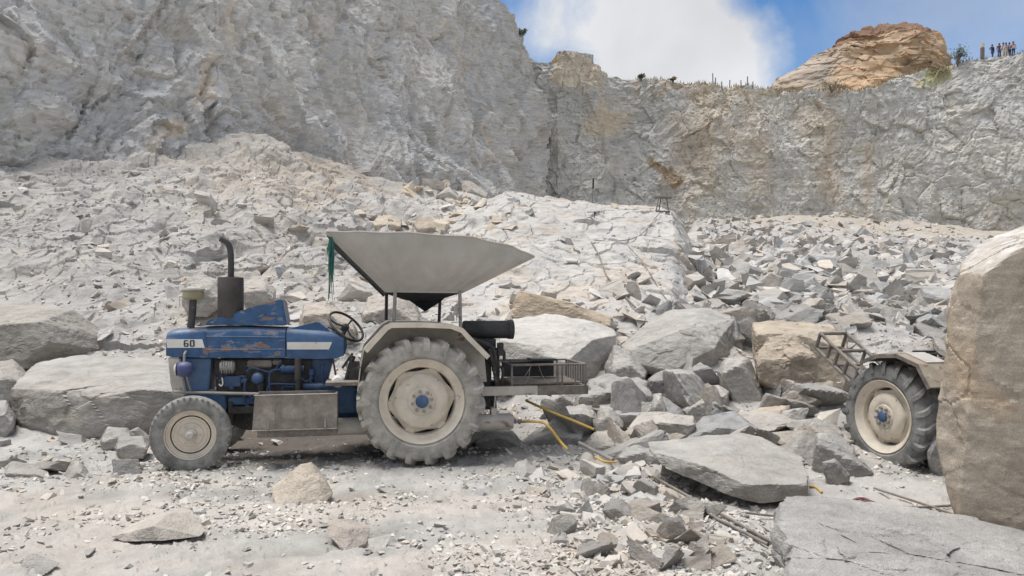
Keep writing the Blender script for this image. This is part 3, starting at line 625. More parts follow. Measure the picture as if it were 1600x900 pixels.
block('small upright white rock right of the hose ends', 9.8, .5, [(926, 664), (938, 634), (955, 636), (976, 660), (968, 676), (935, 676)], [(930, 664), (950, 652), (972, 668), (935, 677)], tint=(1.2, 1.18, 1.15), seed=54, sub=4)
block('broad pale rock left of the chunky white rock', 9.2, .9, [(900, 706), (925, 676), (965, 668), (990, 690), (985, 724), (930, 732)], [(908, 708), (950, 696), (986, 704), (975, 728), (925, 734)], tint=(1.08, 1.06, 1.03), seed=55)
block('grey wedge at the left end of the fallen slab', 8.4, .7, [(960, 712), (985, 690), (1030, 694), (1048, 720), (1020, 742), (975, 738)], [(966, 716), (1005, 706), (1044, 724), (1010, 744)], tint=G1, seed=56)
block('tiny white upright rock in front of the wide grey boulder', 10.3, .4, [(1016, 640), (1022, 614), (1034, 614), (1042, 640), (1034, 648), (1020, 648)], [(1020, 642), (1030, 626), (1040, 644)], tint=WH, seed=57, sub=4)
block('dark rock half hidden behind the second tractor wheel', 8.3, .6, [(1446, 705), (1462, 650), (1480, 640), (1500, 720), (1490, 746), (1456, 736)], [(1450, 708), (1474, 680), (1494, 724), (1478, 746)], tint=(.9, .92, .95), seed=58)

boulder('rock tinted dark as shade under the middle of the blue tractor', [(372, 694, 10.3), (385, 660, 10.6), (430, 654, 10.7), (470, 664, 10.6), (478, 696, 10.2), (420, 704, 10.0), (400, 668, 11.2), (460, 668, 11.2)], tint=(.36, .33, .31), sub=4, seed=71)  # the tractor's shade is put into this rock's tint
boulder('low rock tinted dark as shade just ahead of the rear wheel', [(470, 698, 10.3), (486, 664, 10.6), (540, 660, 10.7), (580, 672, 10.6), (590, 700, 10.2), (520, 706, 10.0), (500, 668, 11.2), (570, 672, 11.2)], tint=(.34, .32, .30), sub=4, seed=72)  # under-tractor shade carried by the tint here too
# ---------------- loose stones: a dozen kinds of block, copied
def halfspace_points(r, n):
    """corner points of a block cut by n random planes (two of them nearly parallel, as bedded rock breaks)"""
    while True:
        N = r.normal(size=(n, 3)); N[1] = -N[0] + r.normal(size=3) * .25; N[3] = -N[2] + r.normal(size=3) * .6; N[5] = -N[4] + r.normal(size=3) * .7
        N /= np.linalg.norm(N, axis=1, keepdims=True); H = r.uniform(.32, .52, n); H[:2] *= .8
        out = []
        for a in range(n):
            for b in range(a):
                for c in range(b):
                    A = N[[a, b, c]]
                    if abs(np.linalg.det(A)) < .08: continue
                    x = np.linalg.solve(A, H[[a, b, c]])
                    if (N @ x <= H + 1e-6).all(): out.append(x)
        out = np.array(out)
        if len(out) >= 8 and np.abs(out).max() < .95:
            ext = out.max(0) - out.min(0); return (out - (out.max(0) + out.min(0)) / 2) / ext
PROTO = []
for k in range(14):
    r = np.random.default_rng(900 + k); npt = 11 + k % 4
    PROTO.append(halfspace_points(r, 6 + k % 4) * np.array([1.0, r.uniform(.6, .9), r.uniform(.35, .65)]))
PROTO_ME = [stone_mesh('rock', p, 4, 500 + k, chip=.03, extra=2, smooth=False) for k, p in enumerate(PROTO)]
def proto_arrays(sub):
    out = []
    for k, p in enumerate(PROTO):
        bm = bmesh.new(); [bm.verts.new(x) for x in p]; bmesh.ops.convex_hull(bm, input=bm.verts[:])
        bmesh.ops.delete(bm, geom=[v for v in bm.verts if not v.link_faces], context='VERTS')
        rr = np.random.default_rng(k); bmesh.ops.subdivide_edges(bm, edges=bm.edges[:], cuts=1, use_grid_fill=True)
        bmesh.ops.triangulate(bm, faces=bm.faces[:]); bm.verts.ensure_lookup_table(); bm.verts.index_update()
        for v in bm.verts: v.co += Vector(rr.normal(size=3)) * .018
        out.append((np.array([v.co for v in bm.verts], np.float32), np.array([[v.index for v in f.verts] for f in bm.faces], np.int32))); bm.free()
    return out
def rot_matrix(r, flat):
    e = Euler((r.normal() * flat, r.normal() * flat, r.uniform(0, 6.283))); return np.array(e.to_matrix())
SPOTS = []      # (size, px, Y, region)
def scatter(region, n, px0, px1, Y0, Y1, s0, s1, power=2.2, keep=None, tints=(G1,), flat=.45, ylog=True, seed=0):
    r = np.random.default_rng(4000 + seed); k = 0; tries = 0
    while k < n and tries < n * 30:
        tries += 1
        px = r.uniform(px0, px1); Y = math.exp(r.uniform(math.log(Y0), math.log(Y1))) if ylog else r.uniform(Y0, Y1)
        g = ground_at(px, Y); py = YH + (CAM_H - g[2]) / Y * F
        if keep is not None and not keep(px, py, Y, r): continue
        s = s0 + (s1 - s0) * r.uniform() ** power
        t = tints[r.integers(len(tints))]; b = r.uniform(.84, 1.16); w = r.uniform(-.04, .05)
        SPOTS.append(dict(px=px, s=s, g=g.astype(float), Y=Y, region=region, col=(t[0] * b * (1 + w), t[1] * b, t[2] * b * (1 - w)), k=int(r.integers(14)), rot=rot_matrix(r, flat), asp=r.uniform(.8, 1.25, 3)))
        k += 1
def free(px, py, Y, r, rad=0):
    """not inside the tractors' wheels or the foreground blocks"""
    if 7.3 < Y < 9.9 and 225 < px < 385: return False
    if 7.9 < Y < 10 and 540 < px < 800: return False
    if 7.2 < Y < 10.5 and 1300 < px < 1700: return False
    return True
tri = lambda a, b: 1 - abs((a) / b)
MIXT = (G1, PALE, (1.1, 1.08, 1.04), (1.06, 1.0, .92), (.9, .9, .91))
scatter('patch', 190, 800, 1235, 5.0, 8.6, .06, .34, 2.2, lambda px, py, Y, r: free(px, py, Y, r) and py > 690 and abs(px - (890 + (py - 700) * .75)) < 105 + r.normal() * 25, MIXT, seed=1)
scatter('gap', 85, 860, 1330, 8.8, 13.2, .30, 1.0, 1.4, lambda px, py, Y, r: free(px, py, Y, r) and py > 600 and not (px < 965 and Y < 10), MIXT, flat=.6, seed=2)
scatter('left', 46, -60, 330, 7.6, 12.5, .10, .50, 2.4, free, MIXT, seed=3)
scatter('under', 34, 300, 830, 8.6, 11.5, .10, .5, 1.7, lambda px, py, Y, r: Y > 9.6, (DK, DK, G1), seed=4)  # most of these stones tinted darker to paint in the tractor's shade
scatter('slope', 100, 120, 800, 13, 24, .15, .75, 2.6, None, (PALE, G1, (1.18, 1.08, .96), (1.12, 1.08, 1.02)), flat=.4, seed=5)
scatter('slope', 200, -60, 560, 11.5, 30, .06, .40, 2.6, None, (G1, PALE, (.9, .9, .9), (1.08, 1.05, 1.0)), flat=.4, seed=6)
scatter('ledge', 120, 500, 730, 30, 52, .25, 1.1, 2.0, lambda px, py, Y, r: abs(py - (225 + (px - 490) * .40)) < 14 + 6 * r.normal(), ((1.2, 1.05, .82), (1.12, 1.02, .88), PALE), seed=7)
scatter('ledge', 46, 560, 830, 22, 26.5, .12, .55, 2.0, None, ((1.2, 1.08, .9), (1.14, 1.06, .96), PALE), seed=8)
scatter('bench', 26, 800, 1080, 16, 27, .10, .5, 2.4, None, (PALE, WH, (1.2, 1.1, .95)), seed=9)
scatter('bank', 5200, 1078, 1560, 13.5, 62, .12, .95, 2.9, lambda px, py, Y, r: py > 345 and r.uniform() < (1.0 if Y < 42 else .5) and (px < 1420 or py > 372) and (px > 1090 or Y < 30) and not (1320 < px < 1480 and Y < 14.5), (G1, G1, PALE, (.88, .89, .90), (.95, .93, .90)), flat=.55, seed=10)
scatter('bank', 260, 1080, 1500, 50, 80, .25, .8, 2.4, None, ((1.02, .96, .86), G1), seed=12)
scatter('dust', 60, 0, 1250, 4.7, 7.6, .05, .16, 2.0, free, MIXT, seed=11)
scatter('behind', 120, 780, 1100, 13.5, 17, .12, .7, 2.0, None, ((1.1, 1.05, .98), PALE, G1), flat=.5, seed=13)
REG = {'patch': ('angular grey stone in the loose heap right of the tractor rear wheel', 'stones heaped right of the rear wheel'),
       'gap': ('broken grey stone wedged among the large boulders behind the rack', 'stones wedged among the boulders'),
       'left': ('small broken stone around the long boulder behind the front wheel', 'stones round the long boulder'),
       'under': ('shaded stone on the ground behind the blue tractor', 'stones behind the tractor'),
       'slope': ('loose pale stone on the slope behind the tractor below the tall cliff', 'stones on the slope'),
       'ledge': ('tan stone lying along the ledge at the foot of the tall cliff', 'tan stones along the ledge'),
       'bench': ('pale stone lying on the white bench of rock', 'stones on the white bench'),
       'bank': ('grey angular stone of the great rubble bank below the far cliff', 'stones of the rubble bank'),
       'dust': ('small stone lying alone on the dusty ground in front', 'stones on the dusty ground'),
       'behind': ('mixed stone heaped between the white boulder and the bench', 'stones at the foot of the bench')}
scatter('bank', 700, 1560, 2050, 13.5, 45, .15, .95, 2.6, None, (G1, G1, PALE), flat=.55, seed=20)
scatter('slope', 260, -520, -40, 10.5, 26, .08, .6, 2.4, None, (G1, PALE), seed=21)
order = sorted((i for i in range(len(SPOTS)) if -30 < SPOTS[i]['px'] < 1630), key=lambda i: -SPOTS[i]['s'] / SPOTS[i]['Y'])
single = set(order[:228])
def inside_boulder(p, s):
    return False
acc = {}
ARR3 = proto_arrays(2)
for i, sp in enumerate(SPOTS):
    sink = .22 * sp['s']
    if i in single:
        lab, grp = REG[sp['region']]
        o = bpy.data.objects.new('rock', PROTO_ME[sp['k']]); COL.objects.link(o)
        if not PROTO_ME[sp['k']].materials: PROTO_ME[sp['k']].materials.append(M['rock'])
        o.location = sp['g'] + np.array([0, 0, sink * .25])
        o.rotation_euler = Matrix(sp['rot'].tolist()).to_euler(); o.scale = (sp['asp'] * sp['s'] * 1.15).tolist()
        o.color = (*sp['col'], 1); tag(o, lab, 'rock', grp)
    else:
        key = 'rubble_bank' if sp['region'] == 'bank' else 'loose_stones'
        v, f = ARR3[sp['k']]
        w = (v * (sp['asp'] * sp['s'] * 1.15)) @ sp['rot'].T + sp['g'] + np.array([0, 0, sink * .25])
        a = acc.setdefault(key, [[], [], [], 0])
        a[0].append(w); a[1].append(f + a[3]); a[2].append(np.repeat(np.array([sp['col']], np.float32), len(v), 0)); a[3] += len(v)
for key, (V, Fc, T, n) in acc.items():
    me = mesh_np(key, np.concatenate(V), tris=np.concatenate(Fc), smooth=False, tint=np.concatenate(T))
    o = link(key, me, M['rubble'])
    tag(o, {'rubble_bank': 'grey broken rubble covering the bank below the far cliff', 'loose_stones': 'smaller loose stones strewn over the slopes and between boulders'}[key], 'rubble', kind='stuff')
# gravel: chips over the dusty ground
def gravel(name, label, n, px0, px1, Y0, Y1, s0, s1, dens, seed, tints):
    r = np.random.default_rng(seed)
    px = r.uniform(px0, px1, n * 3); Y = np.exp(r.uniform(math.log(Y0), math.log(Y1), n * 3))
    g = ground_at(px, Y); keep = r.uniform(size=len(px)) < dens(px, Y, g); idx = np.nonzero(keep)[0][:n]
    g = g[idx]; m = len(idx)
    base = []
    for k in range(8):
        rr = np.random.default_rng(70 + k); pts = halfspace_points(rr, 6 + k % 3) * np.array([1, .8, .5])
        bm = bmesh.new(); [bm.verts.new(p) for p in pts]; rs = bmesh.ops.convex_hull(bm, input=bm.verts[:]); bm.verts.ensure_lookup_table()
        bm.verts.index_update(); base.append((np.array([v.co for v in bm.verts], np.float32), np.array([[v.index for v in f.verts] for f in bm.faces], np.int32))); bm.free()
    V, Fc, T, off = [], [], [], 0
    kind = r.integers(0, 8, m); a = r.uniform(0, 6.283, m); s = s0 + (s1 - s0) * r.uniform(size=m) ** 3
    tl = np.array(tints, np.float32)[r.integers(0, len(tints), m)] * r.uniform(.8, 1.2, (m, 1)).astype(np.float32)
    tx, ty = r.normal(size=(2, m)) * .35
    for k in range(8):
        j = np.nonzero(kind == k)[0]; v, f = base[k]
        ca, sa = np.cos(a[j])[:, None], np.sin(a[j])[:, None]
        x = v[None, :, 0] * ca - v[None, :, 1] * sa; y = v[None, :, 0] * sa + v[None, :, 1] * ca; z = v[None, :, 2] + x * tx[j][:, None] + y * ty[j][:, None]
        w = np.stack([x, y, z], 2) * s[j][:, None, None] + g[j][:, None, :] + np.array([0, 0, 1])[None, None] * (s[j] * .06)[:, None, None]
        V.append(w.reshape(-1, 3)); Fc.append((f[None] + (np.arange(len(j)) * len(v))[:, None, None]).reshape(-1, 3) + off); T.append(np.repeat(tl[j], len(v), 0)); off += len(j) * len(v)
    me = mesh_np(name, np.concatenate(V), tris=np.concatenate(Fc), smooth=False, tint=np.concatenate(T))
    tag(link(name, me, M['rubble']), label, 'gravel', kind='stuff')
def dens_front(px, Y, g):
    nz = fbm(np.stack([g[:, 0], g[:, 1], g[:, 2] * 0], 1) * .8, 4, 77)
    p = .05 + .7 * sstep(.05, .6, nz)
    c = 880 + (YH + (CAM_H - g[:, 2]) / Y * F - 700) * .75
    return np.clip(p + .9 * np.exp(-((px - c) / 130) ** 2), 0, 1)
gravel('gravel', 'grey stone chips scattered over the dusty quarry floor', 24000, -420, 2000, 4.3, 11, .008, .075, dens_front, 5, ((1.12, 1.13, 1.09), (1.2, 1.2, 1.16), (1.02, 1.04, 1.02), (1.2, 1.15, 1.09), (1.26, 1.235, 1.19)))
gravel('scree', 'fine grey scree lying over the talus slope and the bench', 14000, -500, 2000, 10.5, 30, .03, .15, lambda px, Y, g: np.where((px > 560) & (px < 1080) & (Y > 16), .05, .8) * (.35 + .65 * sstep(-.3, .4, fbm(g * .5, 3, 78))), 6, (PALE, PALE, (1.1, 1.08, 1.06), (1.2, 1.14, 1.06)))

# the sandy mound behind the far rim
boulder(None, [(1190, 146, 102), (1250, 116, 104), (1298, 68, 106), (1340, 43, 108), (1376, 27, 110), (1436, 37, 110), (1462, 54, 108), (1480, 92, 106), (1490, 125, 100), (1312, 150, 98), (1316, 76, 101), (1452, 74, 101), (1474, 150, 98), (1200, 150, 110), (1480, 150, 128), (1300, 150, 128), (1380, 60, 126)],
        sub=7, mat='mound', name='sandy_hill', kind='structure', chip=.06, ledge=.019, extra=2, gap=.02, sink=6, seed=61, tint=(1.0, .98, .95), smooth=False)
def tint_mound(o):
    me = o.data; n = len(me.vertices); v = np.empty(n * 3, np.float32); me.vertices.foreach_get('co', v); q = v.reshape(-1, 3) + np.array(o.location)
    px = 800 + q[:, 0] / q[:, 1] * F; py = YH + (CAM_H - q[:, 2]) / q[:, 1] * F; n3 = fbm(q * .35, 4, 5); ns = fbm(q * (.1, .1, .9), 4, 6)
    t = np.ones((n, 3), np.float32)
    t = lay_(t, sstep(0, .35, ns) * .7, (1.15, 1.05, .95)); t = lay_(t, sstep(.05, .4, -ns) * .6, (.82, .76, .72))
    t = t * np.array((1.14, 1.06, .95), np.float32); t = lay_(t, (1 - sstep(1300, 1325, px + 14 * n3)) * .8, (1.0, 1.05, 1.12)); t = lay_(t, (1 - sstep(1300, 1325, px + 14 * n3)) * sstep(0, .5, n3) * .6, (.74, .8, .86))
    t = lay_(t, (1 - sstep(50, 66, py - 9 * n3 + (px - 1390) * .05 + (1390 - px).clip(0) * -.12)) * .9, (.50, .36, .30))
    t = lay_(t, sstep(1395, 1425, px + 10 * n3) * sstep(88, 98, py + 8 * n3) * .85, (.62, .58, .52))
    a = me.attributes['tint']; c = np.ones((n, 4), np.float32); c[:, :3] = t; a.data.foreach_set('color', c.ravel())
tint_mound(BOULDERS[-1][0])
# ------------------------------------------------------------------ mesh builder for made things
class MB:
    def __init__(s): s.bm = bmesh.new()
    def box(s, c, size, rot=(0, 0, 0), taper=None):
        m = Matrix.Translation(c) @ Euler(rot).to_matrix().to_4x4() @ Matrix.Diagonal((*size, 1))
        r = bmesh.ops.create_cube(s.bm, size=1.0, matrix=m); return r['verts']
    def span(s, a, b): # box between two corners
        a, b = Vector(a), Vector(b); return s.box((a + b) / 2, [abs(x) for x in (b - a)])
    def tube(s, pts, r, seg=10, caps=True, closed=False):
        pts = [Vector(p) for p in pts]; n = len(pts); rings = []
        rs = r if hasattr(r, '__len__') else [r] * n
        up = None
        for i, p in enumerate(pts):
            if closed: t = pts[(i + 1) % n] - pts[i - 1]
            else: t = (pts[min(i + 1, n - 1)] - pts[max(i - 1, 0)])
            t.normalize()
            if up is None:
                up = t.orthogonal().normalized()
            else:
                up = (up - t * up.dot(t)); up = up.normalized() if up.length > 1e-6 else t.orthogonal().normalized()
            w = t.cross(up)
            rings.append([s.bm.verts.new(p + (up * math.cos(2 * math.pi * k / seg) + w * math.sin(2 * math.pi * k / seg)) * rs[i]) for k in range(seg)])
        for i in range(n if closed else n - 1):
            a, b = rings[i], rings[(i + 1) % n]
            for k in range(seg): s.bm.faces.new((a[k], a[(k + 1) % seg], b[(k + 1) % seg], b[k]))
        if caps and not closed: s.bm.faces.new(rings[0][::-1]); s.bm.faces.new(rings[-1])
    def lathe(s, prof, c=(0, 0, 0), axis='y', seg=48, rmod=None):
        """prof: [(radius, along)]"""
        rings = []
        for (r, a) in prof:
            ring = []
            for k in range(seg):
                th = 2 * math.pi * k / seg; rr = r * (rmod(th, r, a) if rmod else 1)
                u, v = rr * math.cos(th), rr * math.sin(th)
                p = {'y': (u, a, v), 'z': (u, v, a), 'x': (a, u, v)}[axis]
                ring.append(s.bm.verts.new(Vector(p) + Vector(c)))
            rings.append(ring)
        for a, b in zip(rings, rings[1:]):
            for k in range(seg): s.bm.faces.new((a[k], a[(k + 1) % seg], b[(k + 1) % seg], b[k]))
        for ring, r in ((rings[0], prof[0][0]), (rings[-1], prof[-1][0])):
            if r < .02: bmesh.ops.pointmerge(s.bm, verts=ring, merge_co=sum((v.co for v in ring), Vector()) / seg)
        return rings
    def prism(s, poly, y0, y1, yfun=None):
        """poly [(x,z)] swept from y0 to y1"""
        a = [s.bm.verts.new((x, y0, z)) for x, z in poly]; b = [s.bm.verts.new((x, y1, z)) for x, z in poly]
        n = len(poly); s.bm.faces.new(a); s.bm.faces.new(b[::-1])
        for k in range(n): s.bm.faces.new((a[k], b[k], b[(k + 1) % n], a[(k + 1) % n]))
    def loft(s, secs, caps=True):
        rings = [[s.bm.verts.new(p) for p in sec] for sec in secs]; n = len(secs[0])
        for a, b in zip(rings, rings[1:]):
            for k in range(n): s.bm.faces.new((a[k], a[(k + 1) % n], b[(k + 1) % n], b[k]))
        if caps: s.bm.faces.new(rings[0][::-1]); s.bm.faces.new(rings[-1])
    def strip(s, line, y0, y1, th=.012):
        """bent sheet: line [(x,z)] swept in y, with thickness"""
        out = []
        for i, (x, z) in enumerate(line):
            a = Vector(line[max(i - 1, 0)]); b = Vector(line[min(i + 1, len(line) - 1)]); d = (b - a).normalized(); nrm = Vector((-d.y, d.x))
            if nrm.y < 0: nrm = -nrm
            out.append((x - nrm.x * th, z - nrm.y * th))
        s.prism(list(line) + out[::-1], y0, y1)
    def build(s, name, m, parent=None, bevel=0, seg=2, smooth=True, loc=None, angle=35):
        bmesh.ops.recalc_face_normals(s.bm, faces=s.bm.faces[:])
        if bevel > 0:
            ed = [e for e in s.bm.edges if len(e.link_faces) == 2 and e.calc_face_angle(0) > R(30)]
            bmesh.ops.bevel(s.bm, geom=ed, offset=bevel, segments=seg, affect='EDGES', clamp_overlap=True)
        for f in s.bm.faces: f.smooth = smooth
        if smooth:
            for e in s.bm.edges:
                if len(e.link_faces) == 2 and e.calc_face_angle(0) > R(angle): e.smooth = False
        me = bpy.data.meshes.new(name); s.bm.to_mesh(me); s.bm.free()
        return link(name, me, m, parent, loc)
def catmull(pts, n=8):
    pts = [Vector(p) for p in pts]; out = []
    P = [pts[0] * 2 - pts[1]] + pts + [pts[-1] * 2 - pts[-2]]
    for i in range(1, len(P) - 2):
        for k in range(n):
            t = k / n; a, b, c, d = P[i - 1], P[i], P[i + 1], P[i + 2]
            out.append(.5 * ((2 * b) + (c - a) * t + (2 * a - 5 * b + 4 * c - d) * t * t + (3 * b - a - 3 * c + d) * t ** 3))
    return out + [pts[-1]]

M['blue'] = paint('worn_blue_paint', (.022, .084, .195), .5, .3, .22, (.30, .30, .31), rust=.0, up_dust=.45)
M['bonnet'] = paint('rusting_blue_paint', (.022, .084, .20), .45, .3, .12, (.34, .33, .32), rust=.30, up_dust=.4, scale=7)
M['cream'] = paint('dusty_cream_paint', (.66, .58, .47), .6, .18, .35, (.47, .42, .35), rust=.10, up_dust=.4)
M['grey_cream'] = paint('dirty_cream_paint', (.52, .48, .42), .65, .2, .5, (.36, .33, .29), rust=.22, up_dust=.4)
M['tyre'] = paint('dusty_rubber', (.27, .255, .225), .9, .2, .85, (.54, .50, .44), up_dust=.6, bump=.3, scale=9, spec=.15)
M['tyre_front'] = paint('worn_dusty_rubber', (.14, .137, .13), .9, .3, .8, (.42, .40, .365), up_dust=.5, bump=.3, scale=12, spec=.15)
M['tyre_dark'] = paint('dark_rubber', (.13, .128, .123), .85, .3, .7, (.38, .365, .335), up_dust=.5, bump=.35, scale=7, spec=.2)
M['engine'] = paint('oily_engine_metal', (.028, .027, .027), .5, .5, .28, (.16, .135, .115), rust=.12, scale=14, bump=.6, up_dust=.3)
M['engine_blue'] = paint('grimy_blue_casting', (.020, .058, .14), .45, .45, .25, (.16, .15, .15), scale=12, bump=.5)
M['dark'] = paint('sooty_steel', (.035, .035, .037), .6, .3, .25, (.22, .20, .18), rust=.1, up_dust=.5)
M['silencer'] = paint('brown_black_steel', (.050, .044, .040), .65, .35, .3, (.15, .125, .11), rust=.0)
M['steel'] = paint('bare_dirty_steel', (.30, .29, .275), .55, .3, .5, (.3, .26, .22), rust=.25, metal=.3)
M['canvas'] = paint('sun_bleached_canvas', (.455, .425, .385), .95, .2, .6, (.40, .365, .325), up_dust=.3, bump=.5, scale=2.2, spec=.1)
M['canvas_dark'] = paint('dark_lining_flap_shade', (.04, .042, .05), .95, .2, .12, (.2, .19, .18), spec=.1)
M['wood'] = paint('weathered_grey_board', (.34, .30, .255), .9, .35, .8, (.14, .11, .088), rust=.0, bump=.9, scale=7, up_dust=.5)
M['black'] = paint('matt_black', (.022, .022, .023), .6, .3, .25, (.2, .19, .18), up_dust=.4)
M['yellow'] = paint('yellow_hose', (.58, .36, .06), .5, .15, .35, (.35, .3, .22), up_dust=.2)
M['white'] = paint('dusty_white', (.74, .72, .66), .6, .1, .3, (.5, .46, .4), rust=.05, up_dust=.2)
M['net'] = paint('green_nylon_net', (.012, .12, .09), .8, .3, .1)
M['olive'] = paint('ochre_plastic', (.26, .23, .12), .5, .2, .35)
M['purple_blue'] = paint('faded_blue_plastic', (.05, .058, .16), .5, .2, .25, (.3, .3, .33), up_dust=.3)
M['rusty'] = paint('rusty_steel', (.13, .108, .092), .85, .35, .55, (.34, .30, .26), rust=.15, scale=10, up_dust=.55)
M['patched'] = paint('patched_sheet', (.34, .29, .21), .75, .3, .5, (.3, .24, .18), rust=.35)
M['redcloth'] = paint('dark_red_plastic', (.16, .035, .055), .7, .4, .3, (.35, .3, .3))

# ------------------------------------------------------------------ tractors
PSI = R(11)
def make_root(px, Y, psi, z, label):
    w = Vector(((px - 800) / F * Y, Y, z)); rot = Matrix.Rotation(psi, 3, 'Z')
    o = empty('tractor', w + rot @ Vector((0, .86, 0)), (0, 0, psi)); tag(o, label, 'tractor'); return o
TR = make_root(660, 8.26, PSI, 0, 'dusty blue tractor with grey canopy and number 60 on its bonnet')
_rot = Matrix.Rotation(PSI, 3, 'Z'); _org = TR.location.copy()
def L(px, py, yl):
    """point of the tractor's own frame that is seen at (px,py) on its lengthwise plane y=yl: used once to measure the photo"""
    d = _rot.inverted() @ Vector(((px - 800) / F, 1, (YH - py) / F)); c = _rot.inverted() @ (Vector((0, 0, CAM_H)) - _org)
    t = (yl - c.y) / d.y; p = c + d * t; return p.x, p.z
def LP(px, py, yl):
    x, z = L(px, py, yl); return Vector((x, yl, z))
def poly(pts, yl): return [L(px, py, yl) for px, py in pts]

def wheel_rear(parent, c, turn, name='rear_wheel', tyre_m='tyre'):
    """outer side towards -y"""
    w = empty(name); w.parent = parent; w.location = c; w.rotation_euler = (0, 0, turn)
    m = MB(); W = .19
    m.lathe([(.455, .15), (.50, .185), (.57, W), (.625, .18), (.655, .15), (.668, .08), (.672, 0), (.668, -.08), (.655, -.15), (.625, -.18), (.57, -W), (.50, -.185), (.455, -.15), (.44, -.12), (.44, .12), (.455, .15)], seg=96)
    nl = 19
    for side in (-1, 1):
        for k in range(nl):
            th0 = 2 * math.pi * (k + (.5 if side > 0 else 0)) / nl
            secs = []
            for (y, dth, ro, ri, hw) in ((.0, .0, .708, .65, .022), (.08, -.055, .712, .645, .025), (.15, -.125, .708, .62, .029), (.190, -.16, .685, .59, .033), (.200, -.175, .640, .56, .029)):
                th = th0 + dth; ww = hw / .68
                q = []
                for rr, sg in ((ri, -1.25), (ro, -.85), (ro, .85), (ri, 1.25)):
                    a = th + sg * ww; q.append((rr * math.cos(a), side * y, rr * math.sin(a)))
                secs.append(q)
            m.loft(secs)
    m.build('tyre', M[tyre_m], w, smooth=True, angle=28)
    m = MB()
    m.lathe([(.452, -.170), (.462, -.178), (.470, -.170), (.466, -.155), (.445, -.148), (.430, -.12), (.392, -.10), (.380, -.06), (.376, .05), (.392, .10), (.43, .12), (.445, .148), (.466, .16), (.445, .165), (.42, .13), (.385, .108), (.366, .06), (.366, -.055), (.38, -.108), (.42, -.132), (.442, -.162), (.452, -.170)], seg=72)
    for k in range(6):
        a = k * math.pi / 3 + .15; m.box((.352 * math.cos(a), -.045, .352 * math.sin(a)), (.05, .03, .10), (0, -a, 0))
    m.build('rim', M['cream'], w, smooth=True)
    # pressed centre disc with six lobes that reach the rim, open crescents between them
    m = MB(); lob = lambda th, r, a: 1 + (.055 * (math.cos(6 * (th - .15)) - 1) if r > .3 else 0)
    m.lathe([(.362, -.03), (.370, -.042), (.352, -.052), (.315, -.066), (.30, -.10), (.27, -.128), (.21, -.142), (.17, -.142), (.155, -.136), (.145, -.150), (.09, -.152), (.01, -.152)], seg=96, rmod=lob)
    m.build('wheel_disc', M['cream'], w, smooth=True, angle=50)
    m = MB()
    for k in range(8):
        a = k * math.pi / 4 + .2; m.lathe([(.001, -.184), (.020, -.184), (.020, -.15)], (.108 * math.cos(a), 0, .112 * math.sin(a)), seg=6)
    for k in range(3):
        a = k * 2 * math.pi / 3 + .9; m.lathe([(.001, -.118), (.010, -.118), (.010, -.10)], (.287 * math.cos(a), 0, .287 * math.sin(a)), seg=8)
    m.build('wheel_bolts', M['steel'], w)
    m = MB(); m.lathe([(.001, -.185), (.05, -.184), (.066, -.176), (.072, -.155)], seg=24); m.build('hub_cap', M['blue'], w)
    return w
def wheel_front(parent, c, turn, name='front_wheel'):
    w = empty(name); w.parent = parent; w.location = c; w.rotation_euler = (0, 0, turn)
    m = MB(); W = .105
    m.lathe([(.245, .075), (.28, .10), (.33, W), (.375, .098), (.396, .075), (.402, .066), (.394, .060), (.404, .052), (.406, .02), (.396, .012), (.396, -.0), (.406, -.008), (.406, -.05), (.394, -.058), (.402, -.064), (.398, -.078), (.378, -.099), (.33, -W), (.28, -.10), (.262, -.088), (.245, -.075), (.238, -.05), (.238, .05), (.245, .075)], seg=72)
    for side in (-1, 1):
        for k in range(40):
            a = 2 * math.pi * k / 40; m.box((.388 * math.cos(a), side * .092, .388 * math.sin(a)), (.022, .02, .022), (0, -a, 0))
    m.build('tyre', M['tyre_front'], w, smooth=True, angle=40)
    m = MB()
    m.lathe([(.247, -.086), (.256, -.094), (.262, -.086), (.255, -.076), (.232, -.07), (.218, -.05), (.205, -.045), (.20, .04), (.225, .07), (.25, .09), (.225, .08), (.19, .04), (.19, -.038), (.17, -.03), (.165, -.036), (.13, -.045), (.12, -.060), (.07, -.068), (.05, -.068)], seg=48)
    m.build('rim', M['cream'], w, smooth=True)
    m = MB(); m.lathe([(.001, -.15), (.03, -.148), (.042, -.135), (.046, -.10), (.066, -.09), (.07, -.066)], seg=24)
    for k in range(6):
        a = k * math.pi / 3; m.lathe([(.001, -.084), (.013, -.084), (.013, -.06)], (.098 * math.cos(a), 0, .098 * math.sin(a)), seg=6)
    m.build('hub', M['grey_cream'], w)
    return w

RZ = .692
xr, _ = L(660, 628, -.86)
RW = wheel_rear(TR, (xr, -.67, RZ), 0)
RW2 = wheel_rear(TR, (xr, .67, RZ), math.pi)
xf, zf = L(295, 681, -.72)
FWZ = max(zf, .34)
wheel_front(TR, (xf, -.60, zf), R(5)); wheel_front(TR, (xf, .62, zf), R(5) + math.pi)

